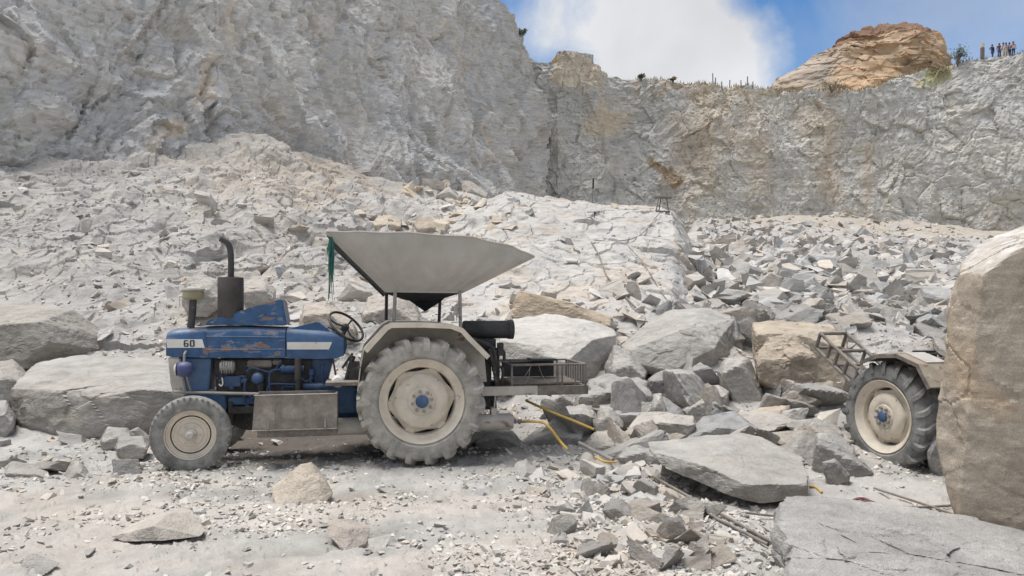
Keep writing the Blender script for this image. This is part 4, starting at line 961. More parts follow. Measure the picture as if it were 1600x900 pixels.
# bonnet: loft of cross-sections, front to back
def bonnet_sec(px, ptop, pbot, hw=.27, yl=-.27, sh=.07, rnd=.07):
    x, zt = L(px, ptop, yl + .06); xb, zb = L(px, pbot, yl)
    x = xb; r = rnd; h = zt - sh
    return [(x, -hw, zb), (x, -hw - .008, (zb + h) / 2), (x, -hw, h), (x, -hw + .025, h + sh * .62), (x, -hw + r, zt - .004), (x, -.1, zt + .006), (x, .1, zt + .006), (x, hw - r, zt - .004), (x, hw - .025, h + sh * .62), (x, hw, h), (x, hw + .008, (zb + h) / 2), (x, hw, zb)]
m = MB()
m.loft([bonnet_sec(258, 524, 548, .235), bonnet_sec(259, 519, 556, .255), bonnet_sec(266, 515.5, 557, .268), bonnet_sec(282, 513.5, 558), bonnet_sec(320, 511, 559), bonnet_sec(380, 510, 559), bonnet_sec(446, 512, 559)])
BON = m.build('bonnet', M['bonnet'], TR, bevel=0, angle=40)
m = MB(); m.loft([bonnet_sec(447.5, 512.5, 560, .274), bonnet_sec(500, 515, 561, .272), bonnet_sec(525, 519, 560, .268), bonnet_sec(537, 524, 556, .255), bonnet_sec(541, 532, 546, .22)])
TANK = m.build('fuel_tank_cover', M['blue'], TR, angle=40)
# pressed ridge and joint along the bonnet side
m = MB()
a = LP(322, 546, -.284); b = LP(445, 546, -.284); m.tube([a, b], .007, 6); a = LP(322, 525.5, -.279); b = LP(445, 527, -.279); m.tube([a, b], .005, 6)
for px in (319.5,): m.tube([LP(px, 518, -.277), LP(px + 6, 558, -.277)], .006, 6)
m.build('bonnet_trim', M['bonnet'], BON)
def decal(pxs, y, name, parent, th=.004):
    m = MB(); p = [L(a, b, y) for a, b in pxs]; m.prism(p, y, y + th); return m.build(name, M['white'], parent)
D1 = decal([(259.5, 530), (316, 530), (320, 543.5), (261, 543.5)], -.287, 'side_stripe', BON)
decal([(444.5 + 4, 534.5), (519, 534.5), (514, 546), (448.5, 546)], -.287, 'side_stripe', TANK)
# the number: blocky open numerals
m = MB(); x0, z0 = L(287, 542, -.2885); x1, _ = L(304, 542, -.2885); _, z1 = L(287, 531.5, -.2885); wd = (x1 - x0); hh = z1 - z0
def bar(ax, az, bx, bz): m.span((x0 + ax * wd, -.2905, z0 + az * hh), (x0 + bx * wd, -.2872, z0 + bz * hh))
for ox in (0, .56):
    bar(ox, .12, ox + .14, .88); bar(ox + .05, .84, ox + .40, 1.0); bar(ox + .05, 0, ox + .40, .16)
    if ox == 0: bar(ox + .31, .12, ox + .45, .50); bar(ox + .14, .42, ox + .40, .56)
    else: bar(ox + .31, .12, ox + .45, .88)
m.build('number', M['black'], BON)
# loose raised cover standing on the bonnet
m = MB(); yb = -.25
pl = poly([(318, 508), (326, 501), (352, 493), (400, 478), (437, 468), (441, 468.5), (448, 506), (443, 509)], yb)
m.prism(pl, yb, .25); CV = m.build('raised_cover', M['bonnet'], TR, bevel=.012)
m = MB(); m.prism(poly([(322, 509.5), (372, 499), (436, 490.5), (444, 489), (445, 492), (436, 494), (374, 502.5)], yb - .006), yb - .006, yb); m.build('cover_lip', M['bonnet'], CV)
m = MB(); m.prism(poly([(448, 514), (470, 509), (496, 503), (499, 504), (517, 519), (450, 517)], -.21), -.21, .21); m.build('filler_cowl', M['blue'], TR, bevel=.01)
# nose: cream grille frame, radiator, side panel, headlamp
m = MB(); m.prism(poly([(262, 558), (281, 558), (284, 575), (291, 612), (289, 620), (271, 620), (266, 600)], -.25), -.25, .25); GR = m.build('grille_surround', M['grey_cream'], TR, bevel=.015)
m = MB(); x, z = L(262.5, 590, -.25)
for k in range(9): m.box((L(262.5 + .95 * k, 562 + 5.6 * k, -.25)[0] + .004, 0, L(263, 562 + 5.6 * k, -.25)[1]), (.012, .40, .018))
m.build('grille_bars', M['dark'], GR)
m = MB(); m.prism(poly([(283, 560), (330, 560), (326, 611), (292, 611)], -.235), -.235, .235); m.build('radiator_panel', M['blue'], TR, bevel=.008)
m = MB(); c = LP(288, 577, -.36); m.lathe([(.001, -.085), (.05, -.08), (.078, -.05), (.086, -.005), (.082, .03), (.07, .06), (.04, .082), (.001, .09)], c, axis='x', seg=24); HL = m.build('headlight', M['purple_blue'], TR)
m = MB(); m.lathe([(.001, -.088), (.05, -.088), (.074, -.062)], c + Vector((-.012, 0, 0)), axis='x', seg=24); m.build('lens', M['grey_cream'], HL)
m = MB(); m.tube([c + Vector((0, 0, .08)), c + Vector((-.005, .02, .16)), c + Vector((.0, .10, .2))], .014, 8); m.build('lamp_bracket', M['steel'], HL)
m = MB(); m.tube([c + Vector((.02, 0, -.07)), c + Vector((.05, .08, -.24))], .012, 8); m.build('lamp_stay', M['steel'], HL)
c2 = Vector((c.x, .36, c.z)); m = MB(); m.lathe([(.001, -.085), (.05, -.08), (.078, -.05), (.086, -.005), (.082, .03), (.07, .06), (.04, .082), (.001, .09)], c2, axis='x', seg=20); m.build('headlight', M['purple_blue'], TR)
# engine
m = MB()
ya = -.17
m.prism(poly([(334, 562), (512, 562), (508, 618), (496, 640), (340, 640)], ya), ya, .2)
m.build('engine_block', M['engine'], TR, bevel=.012)
def sub(name, mat, fn, bevel=0, parent=TR, **k):
    m = MB(); fn(m); return m.build(name, M[mat], parent, bevel=bevel, **k)
def bx(m, px0, py0, px1, py1, y0, y1):
    x0, z0 = L(px0, py0, y0); x1, z1 = L(px1, py1, y0); m.span((x0, y0, z0), (x1, y1, z1))
sub('exhaust_manifold', 'rusty', lambda m: (bx(m, 386, 563, 425, 574, -.235, -.15), bx(m, 425, 562, 440, 570, -.22, -.15)), .012)
sub('alternator', 'steel', lambda m: (m.lathe([(.001, -.09), (.055, -.088), (.066, -.06), (.066, .05), (.05, .07), (.001, .075)], LP(357, 573, -.25), axis='x', seg=20), [m.box(LP(348 + 4 * k, 573, -.25), (.008, .14, .14)) for k in range(5)]), .002)
sub('injection_pump', 'engine_blue', lambda m: (bx(m, 350, 588, 376, 604, -.30, -.17), m.lathe([(.001, -.05), (.036, -.05), (.036, .05), (.001, .05)], LP(379, 595, -.25), axis='x', seg=16), m.lathe([(.001, -.04), (.03, -.04), (.03, .04), (.001, .04)], LP(362, 603, -.27), axis='z', seg=14)), .008)
sub('fuel_filter', 'blue', lambda m: (m.lathe([(.001, -.09), (.035, -.085), (.062, -.06), (.073, -.02), (.072, .02)], LP(403, 591, -.22), axis='y', seg=24)), 0)
sub('filter_bowl', 'engine', lambda m: (m.lathe([(.001, -.07), (.04, -.065), (.05, 0), (.05, .06)], LP(407, 606, -.21), axis='z', seg=16)), 0)
sub('air_pipe', 'engine_blue', lambda m: (m.tube([LP(438, 577, -.24), LP(475, 577, -.24)], .05, 14), m.tube([LP(441, 577, -.24), LP(444, 577, -.24)], .062, 14), m.tube([LP(464, 577, -.24), LP(468, 577, -.24)], .058, 14)))
sub('upright_pipe', 'silencer', lambda m: (m.tube([LP(465.5, 561, -.32), LP(465.5, 594, -.32)], .036, 14), m.tube([LP(465.5, 594, -.32), LP(465.5, 640, -.32)], .029, 14), m.tube([LP(465.5, 560, -.32), LP(465.5, 563, -.32)], .03, 12)))
sub('starter_motor', 'engine_blue', lambda m: (m.tube([LP(474, 605, -.24), LP(510, 605, -.24)], .055, 14), m.tube([LP(486, 580, -.25), LP(484, 618, -.25)], .022, 10), m.tube([LP(487, 577, -.25), LP(487, 586, -.25)], .036, 10)))
def pipes(m):
    for pts, r in (([(375, 588), (382, 592), (382, 626), (390, 636), (410, 637)], .014), ([(385, 580), (396, 575), (425, 581), (440, 563)], .011), ([(422, 618), (421, 587), (426, 579), (438, 577)], .013), ([(415, 622), (420, 603), (432, 600), (462, 601)], .012), ([(440, 612), (444, 604), (460, 605)], .009), ([(345, 585), (346, 592), (342, 596)], .008), ([(384, 612), (396, 626)], .012), ([(395, 622), (405, 612)], .01), ([(505, 565), (503, 590), (512, 615)], .011), ([(470, 590), (478, 596), (490, 590)], .01)):
        m.tube(catmull([LP(a, b, -.27) for a, b in pts], 5), r, 8)
sub('fuel_lines', 'engine_blue', pipes)
sub('hook', 'white', lambda m: m.tube(catmull([LP(347, 590, -.30), LP(348, 600, -.30), LP(345, 603, -.30), LP(342, 600, -.30)], 4), .008, 6))
sub('rear_engine_panel', 'engine_blue', lambda m: m.prism(poly([(487, 561), (521, 560), (514, 585), (508, 612), (492, 612)], -.20), -.20, .20), .01)
sub('tie_rod', 'steel', lambda m: m.tube([LP(272, 612, -.36), LP(300, 613.5, -.37), LP(402, 615.5, -.40)], .017, 8))
sub('front_support', 'blue', lambda m: (m.prism(poly([(287, 617), (352, 618), (355, 640), (338, 652), (300, 652), (290, 640)], -.23), -.23, .23), bx(m, 356, 622, 400, 632, -.26, .2)), .012)
sub('front_axle', 'engine', lambda m: (m.box((xf + .02, 0, zf + .03), (.11, 1.02, .10)), m.tube([(xf + .02, -.50, zf - .06), (xf + .02, -.50, zf + .16)], .04, 12), m.tube([(xf + .02, .50, zf - .06), (xf + .02, .50, zf + .16)], .04, 12), m.tube([(xf + .01, -.56, zf), (xf + .01, .56, zf)], .035, 12)), .01)
sub('sump', 'engine', lambda m: m.prism(poly([(345, 640), (520, 640), (520, 668), (505, 676), (380, 672), (350, 660)], -.15), -.15, .15), .02)
sub('axle_bracket', 'engine', lambda m: (bx(m, 357, 636, 398, 646, -.30, -.1), bx(m, 356, 628, 364, 662, -.28, -.12)), .008)
# gearbox, back axle, platform
sub('gearbox', 'blue', lambda m: (m.prism(poly([(500, 600), (590, 598), (720, 600), (724, 655), (560, 672), (500, 668)], -.19), -.19, .19), m.prism(poly([(508, 600), (556, 601), (556, 646), (500, 646)], -.30), -.30, -.18)), .02)
m = MB(); m.tube([(xr, -.5, RZ), (xr, .5, RZ)], .105, 20); m.lathe([(.17, -.50), (.17, -.42), (.11, -.38)], (xr, 0, RZ), seg=24); m.lathe([(.17, .50), (.17, .42), (.11, .38)], (xr, 0, RZ), seg=24); m.build('rear_axle', M['engine'], TR)
sub('foot_plate', 'rusty', lambda m: bx(m, 508, 598, 560, 602.5, -.62, -.19), .004)
sub('foot_plate', 'rusty', lambda m: bx(m, 508, 598, 560, 602.5, .19, .62), .004)
# pedals and levers by the driver's place
sub('pedals', 'engine', lambda m: (m.tube([LP(520, 560, -.25), LP(527, 600, -.3)], .012, 8), m.tube([LP(535, 575, -.28), LP(551, 552, -.3)], .016, 8), m.tube([LP(540, 598, -.3), LP(552, 556, -.32)], .03, 8), bx(m, 545, 566, 562, 600, -.35, -.1)), .004)
sub('clutch_housing', 'white', lambda m: m.lathe([(.001, -.06), (.05, -.05), (.07, -.02), (.075, .04)], LP(528, 596, -.36), axis='y', seg=20))
# seat
sub('seat', 'black', lambda m: (m.box((L(640, 500, 0)[0], 0, L(640, 545, 0)[1]), (.42, .44, .10)), m.box((L(672, 500, 0)[0], 0, L(672, 520, 0)[1]), (.10, .42, .20), (0, R(-12), 0)), m.box((L(640, 500, 0)[0], 0, L(640, 570, 0)[1]), (.2, .25, .16))), .03)
# steering
cs = LP(541, 510, -.02); SW = empty('steering_wheel'); SW.parent = TR; SW.location = cs; SW.rotation_euler = (R(6), R(-44), 0)
SW.rotation_euler = Vector((.56, -.46, .69)).to_track_quat('Z', 'Y').to_euler()
m = MB(); m.tube([(.232 * math.cos(2 * math.pi * k / 40), .232 * math.sin(2 * math.pi * k / 40), 0) for k in range(40)], .0155, 10, closed=True); m.build('wheel_ring', M['black'], SW)
m = MB()
for k in range(3):
    a = k * 2 * math.pi / 3 + .5; m.tube([(.03 * math.cos(a), .03 * math.sin(a), -.012), (.12 * math.cos(a), .12 * math.sin(a), -.022), (.228 * math.cos(a), .228 * math.sin(a), 0)], .011, 8)
m.lathe([(.001, .02), (.03, .018), (.042, 0), (.042, -.05), (.03, -.06)], axis='z', seg=20); m.build('spokes', M['black'], SW)
sub('steering_column', 'dark', lambda m: (m.tube([cs - Vector((.01, 0, .03)), LP(524, 548, -.02), LP(512, 575, -.02)], .026, 12), m.tube([cs - Vector((.03, 0, .06)), cs + Vector((-.07, -.18, -.02))], .007, 6)))
sub('throttle_lever', 'dark', lambda m: (m.tube(catmull([LP(526, 520, -.1), LP(515, 512, -.16), LP(509, 515, -.2)], 4), .007, 6), m.tube(catmull([LP(572, 505, -.3), LP(580, 502, -.3), LP(588, 507, -.3)], 4), .009, 6)))
# air cleaner and exhaust
m = MB(); m.tube([LP(298, 512, -.16), LP(300.5, 490, -.16), LP(302, 466, -.16)], .041, 16); AC = m.build('air_cleaner', M['dark'], TR)
m = MB(); m.lathe([(.001, -.075), (.085, -.075), (.112, -.06), (.116, .012), (.108, .025)], LP(302.5, 458, -.16), axis='z', seg=28); m.build('cleaner_bowl', M['olive'], AC)
m = MB(); m.lathe([(.108, .025), (.122, .03), (.12, .05), (.06, .062), (.001, .066)], LP(302.5, 458, -.16), axis='z', seg=28); m.build('cleaner_cap', M['grey_cream'], AC)
m = MB(); c = LP(360.5, 465, -.12); _, zt = L(360, 433.5, -.12); _, zb = L(360, 497, -.12)
m.lathe([(.001, zb), (.135, zb), (.141, zb + .012), (.141, zt - .012), (.135, zt), (.001, zt)], (c.x, c.y, 0), axis='z', seg=28)
SI = m.build('silencer', M['silencer'], TR)
m = MB(); m.tube(catmull([LP(361, 434, -.12), LP(361, 410, -.12), LP(360, 392, -.12), LP(355.5, 380, -.12), LP(344.5, 372.5, -.12)], 6), .034, 16); m.build('exhaust_pipe', M['dark'], SI)
m = MB(); m.tube([LP(361.5, 497, -.12), LP(361.5, 514, -.12)], .038, 14); m.build('lower_pipe', M['rusty'], SI)
# tool box on the step: boards, open top
m = MB(); y0, y1 = -.74, -.44
(xa, zt_), (xb, zb_) = L(398, 618, y0), L(527, 670, y0)
xc = L(393.5, 670, y0)[0]; t_ = .022
m.prism([(xa, zt_), (xb, zt_ + .004), (xb - .004, zb_), (xc, zb_)], y0, y0 + t_)
m.prism([(xa, zt_ + .012), (xb, zt_ + .012), (xb, zb_), (xc, zb_)], y1 - t_, y1)
m.span((xa, y0 + t_, zb_), (xa + t_, y1 - t_, zt_ + .008)); m.span((xb - t_, y0 + t_, zb_), (xb, y1 - t_, zt_ + .012)); m.span((xa + t_, y0 + t_, zb_), (xb - t_, y1 - t_, zb_ + t_))
TB = m.build('tool_box', M['wood'], TR, bevel=.004)
m = MB()
for f in (.16, .85): m.box((xa + (xb - xa) * f, y0 - .005, zb_ + .07), (.022, .012, .10))
m.tube([(xa - .005, y0 - .004, zt_), (xb, y0 - .004, zt_ + .004)], .006, 6); m.tube([(xc, y0 - .005, zb_ + .005), (xb, y0 - .005, zb_ + .005)], .006, 6); m.tube([(xa + (xb - xa) * .245, y0 - .003, zt_), (xa + (xb - xa) * .24, y0 - .003, zb_)], .004, 6)
m.build('box_straps', M['steel'], TB)
sub('step_rail', 'rusty', lambda m: (bx(m, 402, 671, 526, 680.5, -.72, -.44), bx(m, 440, 650, 452, 672, -.5, -.15), bx(m, 500, 650, 512, 672, -.5, -.15)), .005)
# air receiver: long cylinder inside the wheel, capped, hose nozzle on its end
a = LP(470, 668, -.36); b = LP(801, 658.5, -.40)
sub('air_tank', 'grey_cream', lambda m: (m.tube([a, a + (b - a) * .02, a + (b - a) * .985, b], [.06, .098, .098, .085], 24)), 0)
sub('tank_clamp', 'grey_cream', lambda m: (bx(m, 768, 638, 776, 650, -.44, -.30), m.tube([LP(772, 640, -.42), LP(774, 618, -.42)], .01, 8)))
sub('tank_nozzle', 'steel', lambda m: (m.tube([LP(801, 658.5, -.40), LP(812, 659, -.40)], .018, 12), m.tube([LP(804, 658.5, -.40), LP(806.5, 658.5, -.40)], .03, 6), m.tube([LP(810, 659, -.40), LP(813, 659, -.40)], .028, 12)))
# mudguards: bent sheet over the wheel with an inner wall and a rolled edge
line = poly([(561, 596), (563, 575), (568, 546), (601, 510), (612, 504.5), (660, 504), (705, 506), (724, 513), (736, 526), (766, 556)], -.86)
def fender(side):
    m = MB(); y0, y1 = (-.86, -.43) if side < 0 else (.43, .86)
    m.strip(line[2:], y0, y1, .014); fo = m.build('mudguard', M['cream'], TR)
    m = MB(); yo = y0 if side < 0 else y1
    m.strip(line[2:], yo - .006 if side < 0 else yo - .006, yo + .006, .055 if side < 0 else .05); m.build('rolled_edge', M['cream'], fo)
    yi = y1 if side < 0 else y0; m = MB()
    inner = line + [L(770, 600, -.86), L(700, 600, -.86), L(640, 596, -.86), L(575, 640, -.86)]
    m.prism([(x, z - .015) for x, z in inner], yi - .008, yi + .008); m.build('inner_wall', M['grey_cream'], fo)
    m = MB(); fr = [L(562, 545, -.86), L(600, 512, -.86), L(612, 515, -.86), L(603, 560, -.86), L(575, 640, -.86), L(556, 640, -.86)]
    yy = (-.52, -.44) if side < 0 else (.44, .52)
    m.strip([L(567, 549, -.86), L(562, 575, -.86), L(558, 612, -.86)], *((-.80, -.43) if side < 0 else (.43, .80)), .012); m.build('front_flap', M['grey_cream'], fo)
    m = MB()
    for q in (3, 5, 7):
        x, z = line[q]; m.box((x, (y0 + y1) / 2, z - .03), (.03, .40, .03), (0, 0, 0))
    m.build('stiffener', M['dark'], fo)
    return fo
FE = fender(-1); FE2 = fender(1)
# canopy: canvas hopper, wide open edge up, on four posts
tops = [(509, 362.5), (560, 362.5), (640, 364), (740, 371), (800, 385), (835, 401)]
ytop, ybot = -.80, -.46
near_top = [LP(a, b, ytop) for a, b in tops]
near_bot = [LP(603 + (722 - 603) * k / 5, 455.5 + 1.5 * k / 5, ybot) for k in range(6)]
def mir(v): return Vector((v.x, -v.y, v.z))
def sheet(name, rows, mat, parent, th=.008, sag=0.0):
    m = MB(); V = [[m.bm.verts.new(p) for p in r] for r in rows]
    for a, b in zip(V, V[1:]):
        for k in range(len(a) - 1): m.bm.faces.new((a[k], a[k + 1], b[k + 1], b[k]))
    bmesh.ops.recalc_face_normals(m.bm, faces=m.bm.faces[:])
    bmesh.ops.solidify(m.bm, geom=m.bm.faces[:], thickness=th)
    return m.build(name, M[mat], parent, angle=50)
def lerp_rows(a, b, n, bulge=(0, 0, 0), wrinkle=.0, seed=0):
    rows = []; r = random.Random(seed)
    for i in range(n + 1):
        t = i / n; row = []
        for k, (p, q) in enumerate(zip(a, b)):
            w = math.sin(math.pi * t) * math.sin(math.pi * k / (len(a) - 1)); ph = k * .55 + seed; fold = (math.sin(ph + 3.1 * t) * .010 + math.sin(2.3 * ph - 4 * t) * .008 + math.sin(4.1 * ph + 5 * t) * .005) * w ** .5 * (1 if wrinkle > .0045 else .5)
            row.append(p.lerp(q, t) + Vector(bulge) * w + Vector((0, fold, 0)) + Vector((0, r.uniform(-1, 1), r.uniform(-.5, .5))) * wrinkle * (w > .02))
        rows.append(row)
    return rows
def dense(pts, n): 
    out = []
    for a, b in zip(pts, pts[1:]): out += [a.lerp(b, i / n) for i in range(n)]
    return out + [pts[-1]]
nt, nb = dense(near_top, 9), dense(near_bot, 9)
for k, p in enumerate(nt): p.z -= .009 * math.sin(k * .36) ** 2 * min(1, k / 6, (len(nt) - 1 - k) / 6)
CN = sheet('canopy', lerp_rows(nt, nb, 16, (0, -.05, -.02), .003 + .002, 1), 'canvas', TR)
ft, fb = [mir(p) for p in nt], [mir(p) for p in nb]
sheet('far_flap', lerp_rows(ft, fb, 4, (0, .03, 0), .004, 2), 'canvas', CN)
sheet('roof_sheet', lerp_rows(nt, ft, 6, (0, 0, -.05), .004, 3), 'canvas', CN)
def between(p, q, n): return [p.lerp(q, i / n) for i in range(n + 1)]
sheet('front_flap', lerp_rows(between(nt[0], ft[0], 6), between(nb[0], fb[0], 6), 5, (.02, 0, -.02), .004, 4), 'canvas_dark', CN)  # flap faces down: its shade is painted as near-black cloth
sheet('rear_flap', lerp_rows(between(nt[-1], ft[-1], 6), between(nb[-1], fb[-1], 6), 5, (-.02, 0, .0), .004, 5), 'canvas', CN)
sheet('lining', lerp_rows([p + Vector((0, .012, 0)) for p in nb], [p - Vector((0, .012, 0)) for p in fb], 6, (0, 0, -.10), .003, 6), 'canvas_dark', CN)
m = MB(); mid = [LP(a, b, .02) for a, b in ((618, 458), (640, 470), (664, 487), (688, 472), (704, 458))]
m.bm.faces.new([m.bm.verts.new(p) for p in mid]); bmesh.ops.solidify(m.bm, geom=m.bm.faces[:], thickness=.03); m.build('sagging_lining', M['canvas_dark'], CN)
m = MB(); o_ = Vector((0, -.008, 0))
m.tube([nt[0] + o_, nb[0] + o_], .014, 8); m.tube([nb[0] + o_, nb[-1] + o_], .010, 8); m.tube([nb[-1] + o_, nt[-1] + o_], .011, 8); m.tube([p + o_ + Vector((0, 0, .004)) for p in nt], .010, 8)
m.build('hem', M['canvas'], CN)
m = MB(); m.tube([nt[0] + Vector((.02, .02, -.03)), nb[0] + Vector((.0, .03, -.03))], .018, 8); m.build('frame_bar', M['dark'], CN)
m = MB(); m.tube([mir(nt[0]) + Vector((.02, -.02, -.03)), mir(nb[0]) + Vector((0, -.03, -.03))], .018, 8); m.build('frame_bar', M['dark'], CN)
for (p0, p1, yl, mt) in (((617.5, 456), (615.5, 505), -.50, 'steel'), ((604, 458), (603.5, 500), .46, 'dark'), ((688, 458), (686, 503), .44, 'dark'), ((718.5, 456), (719.5, 512), -.50, 'steel')):
    m = MB(); m.tube([LP(*p0, yl), LP(*p1, yl)], .021, 10); m.build('post', M[mt], CN)
# back end: lift, cylinder, carrier rack
sub('rear_drum', 'black', lambda m: (m.lathe([(.001, -.30), (.10, -.30), (.108, -.29), (.108, .24), (.116, .25), (.116, .31), (.10, .315), (.095, .30), (.001, .29)], LP(762, 515, -.15), axis='x', seg=28), bx(m, 735, 530, 775, 545, -.25, -.05)))
def lift(m):
    bx(m, 735, 540, 768, 640, -.22, .22)
    for pts, r, y in (([(738, 530), (770, 545), (772, 580)], .03, -.35), ([(765, 545), (775, 600), (768, 625)], .022, -.38), ([(780, 540), (776, 570), (774, 610)], .026, -.25), ([(752, 555), (784, 575), (783, 600)], .018, -.3), ([(770, 545), (786, 548), (788, 562)], .02, -.3), ([(770, 595), (772, 640)], .035, -.2), ([(730, 600), (800, 616)], .035, -.3), ([(730, 600), (800, 616)], .035, .3)):
        m.tube(catmull([LP(p, q, y) for p, q in pts], 4), r, 8)
    bx(m, 778, 536, 787, 556, -.34, -.26)
sub('lift_linkage', 'engine', lift, .004)
sub('rear_body', 'engine', lambda m: m.prism(poly([(715, 545), (750, 540), (768, 575), (766, 635), (715, 645)], -.28), -.28, .28), .02)
xe = L(919, 600, -.45)[0]; xs = L(766, 610, -.45)[0]; zb0 = L(766, 621, -.45)[1]; zb1 = L(918, 602, -.45)[1]
RK = sub('carrier_rack', 'rusty', lambda m: None)
bpy.data.objects.remove(RK)
m = MB(); zbeam = (L(840, 603, -.45)[1] + L(840, 618, -.45)[1]) / 2; hb = .105
m.span((xs - .12, -.46, zbeam - hb / 2 + .005), (L(840, 610, -.45)[0], -.40, zbeam + hb / 2 + .005)); RK = m.build('carrier_rack', M['grey_cream'], TR, bevel=.004)
m = MB(); m.span((L(840, 610, -.45)[0], -.462, zbeam - hb / 2), (xe, -.40, zbeam + hb / 2)); m.span((xe - .05, -.40, zbeam - hb / 2), (xe, .40, zbeam + hb / 2)); m.span((xs - .12, .40, zbeam - hb / 2), (xe, .46, zbeam + hb / 2))
m.build('rack_beam', M['rusty'], RK, bevel=.004)
m = MB(); zt2 = L(840, 570, -.45)[1]; x0 = L(800, 570, -.45)[0]; xg = xe - .03
for y in (-.44, .44):
    m.tube([(x0, y, zt2), (xg, y, zt2)], .014, 8); m.tube([(x0, y, zbeam), (x0, y, zt2)], .013, 8); m.tube([(xg, y, zbeam), (xg, y, zt2)], .014, 8)
    for f in (.62, .68, .86): m.tube([(x0 + (xg - x0) * f, y, zbeam), (x0 + (xg - x0) * f, y, zt2)], .010, 8)
m.tube([(xg, -.44, zt2), (xg, .44, zt2)], .014, 8); m.tube([(x0, -.44, zt2), (x0, .44, zt2)], .013, 8)
for k in range(1, 8): m.tube([(xg, -.44 + .11 * k, zbeam), (xg, -.44 + .11 * k, zt2)], .009, 8)
m.build('rack_cage', M['rusty'], RK)
m = MB(); zp = zbeam + .07
for k in range(6): m.span((x0 + .02, -.38 + .13 * k, zp), (xg - .03, -.28 + .13 * k, zp + .02))
m.build('rack_floor', M['wood'], RK, bevel=.003)
m = MB(); m.span((x0 + .02, .32, zp + .03), (x0 + .78 * (xg - x0), .36, zt2 - .01)); m.span((x0 + .35, .05, zt2 + .01), (xg - .22, .36, zt2 + .035)); m.build('rack_panel', M['black'], RK, bevel=.006)
m = MB()
for pts in (([(812, 598), (822, 585), (830, 572)]), ([(820, 600), (826, 590), (828, 576)]), ([(842, 572), (848, 588), (858, 600)])): m.tube(catmull([LP(a, b, -.43) for a, b in pts], 5), .0032, 6)
m.build('loose_wires', M['steel'], RK)

# ------------------------------------------------------------------ second tractor: a copy, turned, its bonnet end hidden by the tall block
def copy_tree(o, parent=None):
    c = o.copy(); COL.objects.link(c); c.parent = parent
    for ch in list(o.children): copy_tree(ch, c)
    return c
def build_second():
    t = TR.copy(); COL.objects.link(t)
    skip = ('canopy', 'silencer', 'air_tank', 'tank_clamp', 'tank_nozzle', 'tool_box', 'step_rail', 'rear_drum', 'raised_cover', 'carrier_rack', 'mudguard', 'headlight')
    for ch in list(TR.children):
        if ch.name.split('.')[0] in skip: continue
        copy_tree(ch, t)
    # local -x is forward; forward must point towards the camera and a little right
    fwd = Vector((.31, -.951, 0)); ang = math.atan2(fwd.y, fwd.x) - math.pi
    t.rotation_euler = (0, 0, ang); rot = Matrix.Rotation(ang, 3, 'Z')
    w = Vector(P3(1376, 651, 8.95)); hub = rot @ Vector((xr, .86, 0))          # the wheel we see is the +y one
    sc = .925; t.scale = (sc, sc, sc)
    t.location = Vector((w.x, w.y, 0)) - hub * sc; t.location.z = w.z - RZ * sc
    tag(t, 'second tractor mostly hidden behind the tall tan block, one big rear wheel showing', 'tractor')
    for c in t.children:
        if c.name.startswith('rear_wheel'):
            for g in c.children:
                if g.name.startswith('tyre'): g.data = g.data.copy(); g.data.materials[0] = M['tyre_dark']
    # its own mudguard: flat, patched plates
    for side in (1, -1):
        m = MB(); y0, y1 = (.40, .90) if side > 0 else (-.90, -.40)
        arc = [(xr + .30, RZ + .70), (xr + .02, RZ + .80), (xr - .30, RZ + .82), (xr - .62, RZ + .72), (xr - .80, RZ + .45)]
        m.strip(arc, y0, y1, .02); fo = m.build('mudguard', M['patched'], t, bevel=.004)
        m = MB(); m.strip([(a, b + .016) for a, b in arc[1:4]], y0 + .06, y1 - .14, .012); m.build('patch_plate', M['grey_cream'], fo)
        m = MB(); yy = y1 if side > 0 else y0; m.strip([(a, b) for a, b in arc], yy - .005, yy + .006, .05); m.build('rolled_edge', M['rusty'], fo)
        m = MB(); yi = y0 if side > 0 else y1
        m.prism([(a, b - .02) for a, b in arc] + [(xr - .6, RZ - .1), (xr + .3, RZ - .1)], yi - .006, yi + .006); m.build('inner_wall', M['rusty'], fo)
    # the small frame that sticks up behind the wheel
    m = MB(); A = Vector((xr + .52, .36, RZ + .36)); ux = Vector((.72, 0, .46)); uy = Vector((0, .46, 0)); uz = Vector((-.09, 0, .21))
    for a, b in (((0, 0, 0), (1, 0, 0)), ((0, 1, 0), (1, 1, 0)), ((1, 0, 0), (1, 1, 0)), ((0, 0, 1), (1, 0, 1)), ((0, 1, 1), (1, 1, 1)), ((1, 0, 1), (1, 1, 1)), ((1, 0, 0), (1, 0, 1)), ((1, 1, 0), (1, 1, 1)), ((.5, 1, 0), (.5, 1, 1)), ((.5, 0, 0), (.5, 0, 1)), ((.7, 1, 0), (.7, 1, 1)), ((.5, 0, 0), (.5, 1, 0)), ((.5, 0, 1), (.5, 1, 1)), ((.25, 1, 0), (.25, 1, 1)), ((0, 1, 0), (0, 1, 1)), ((0, 0, 0), (0, 1, 0))):
        f = lambda q: A + ux * q[0] + uy * q[1] + uz * q[2]
        m.tube([f(a), f(b)], .025, 8)
    m.box(A + ux * .25 + uy * .5, (.34, .36, .02), (0, -R(34), 0))
    m.build('rear_frame', M['rusty'], t)
    return t
build_second()
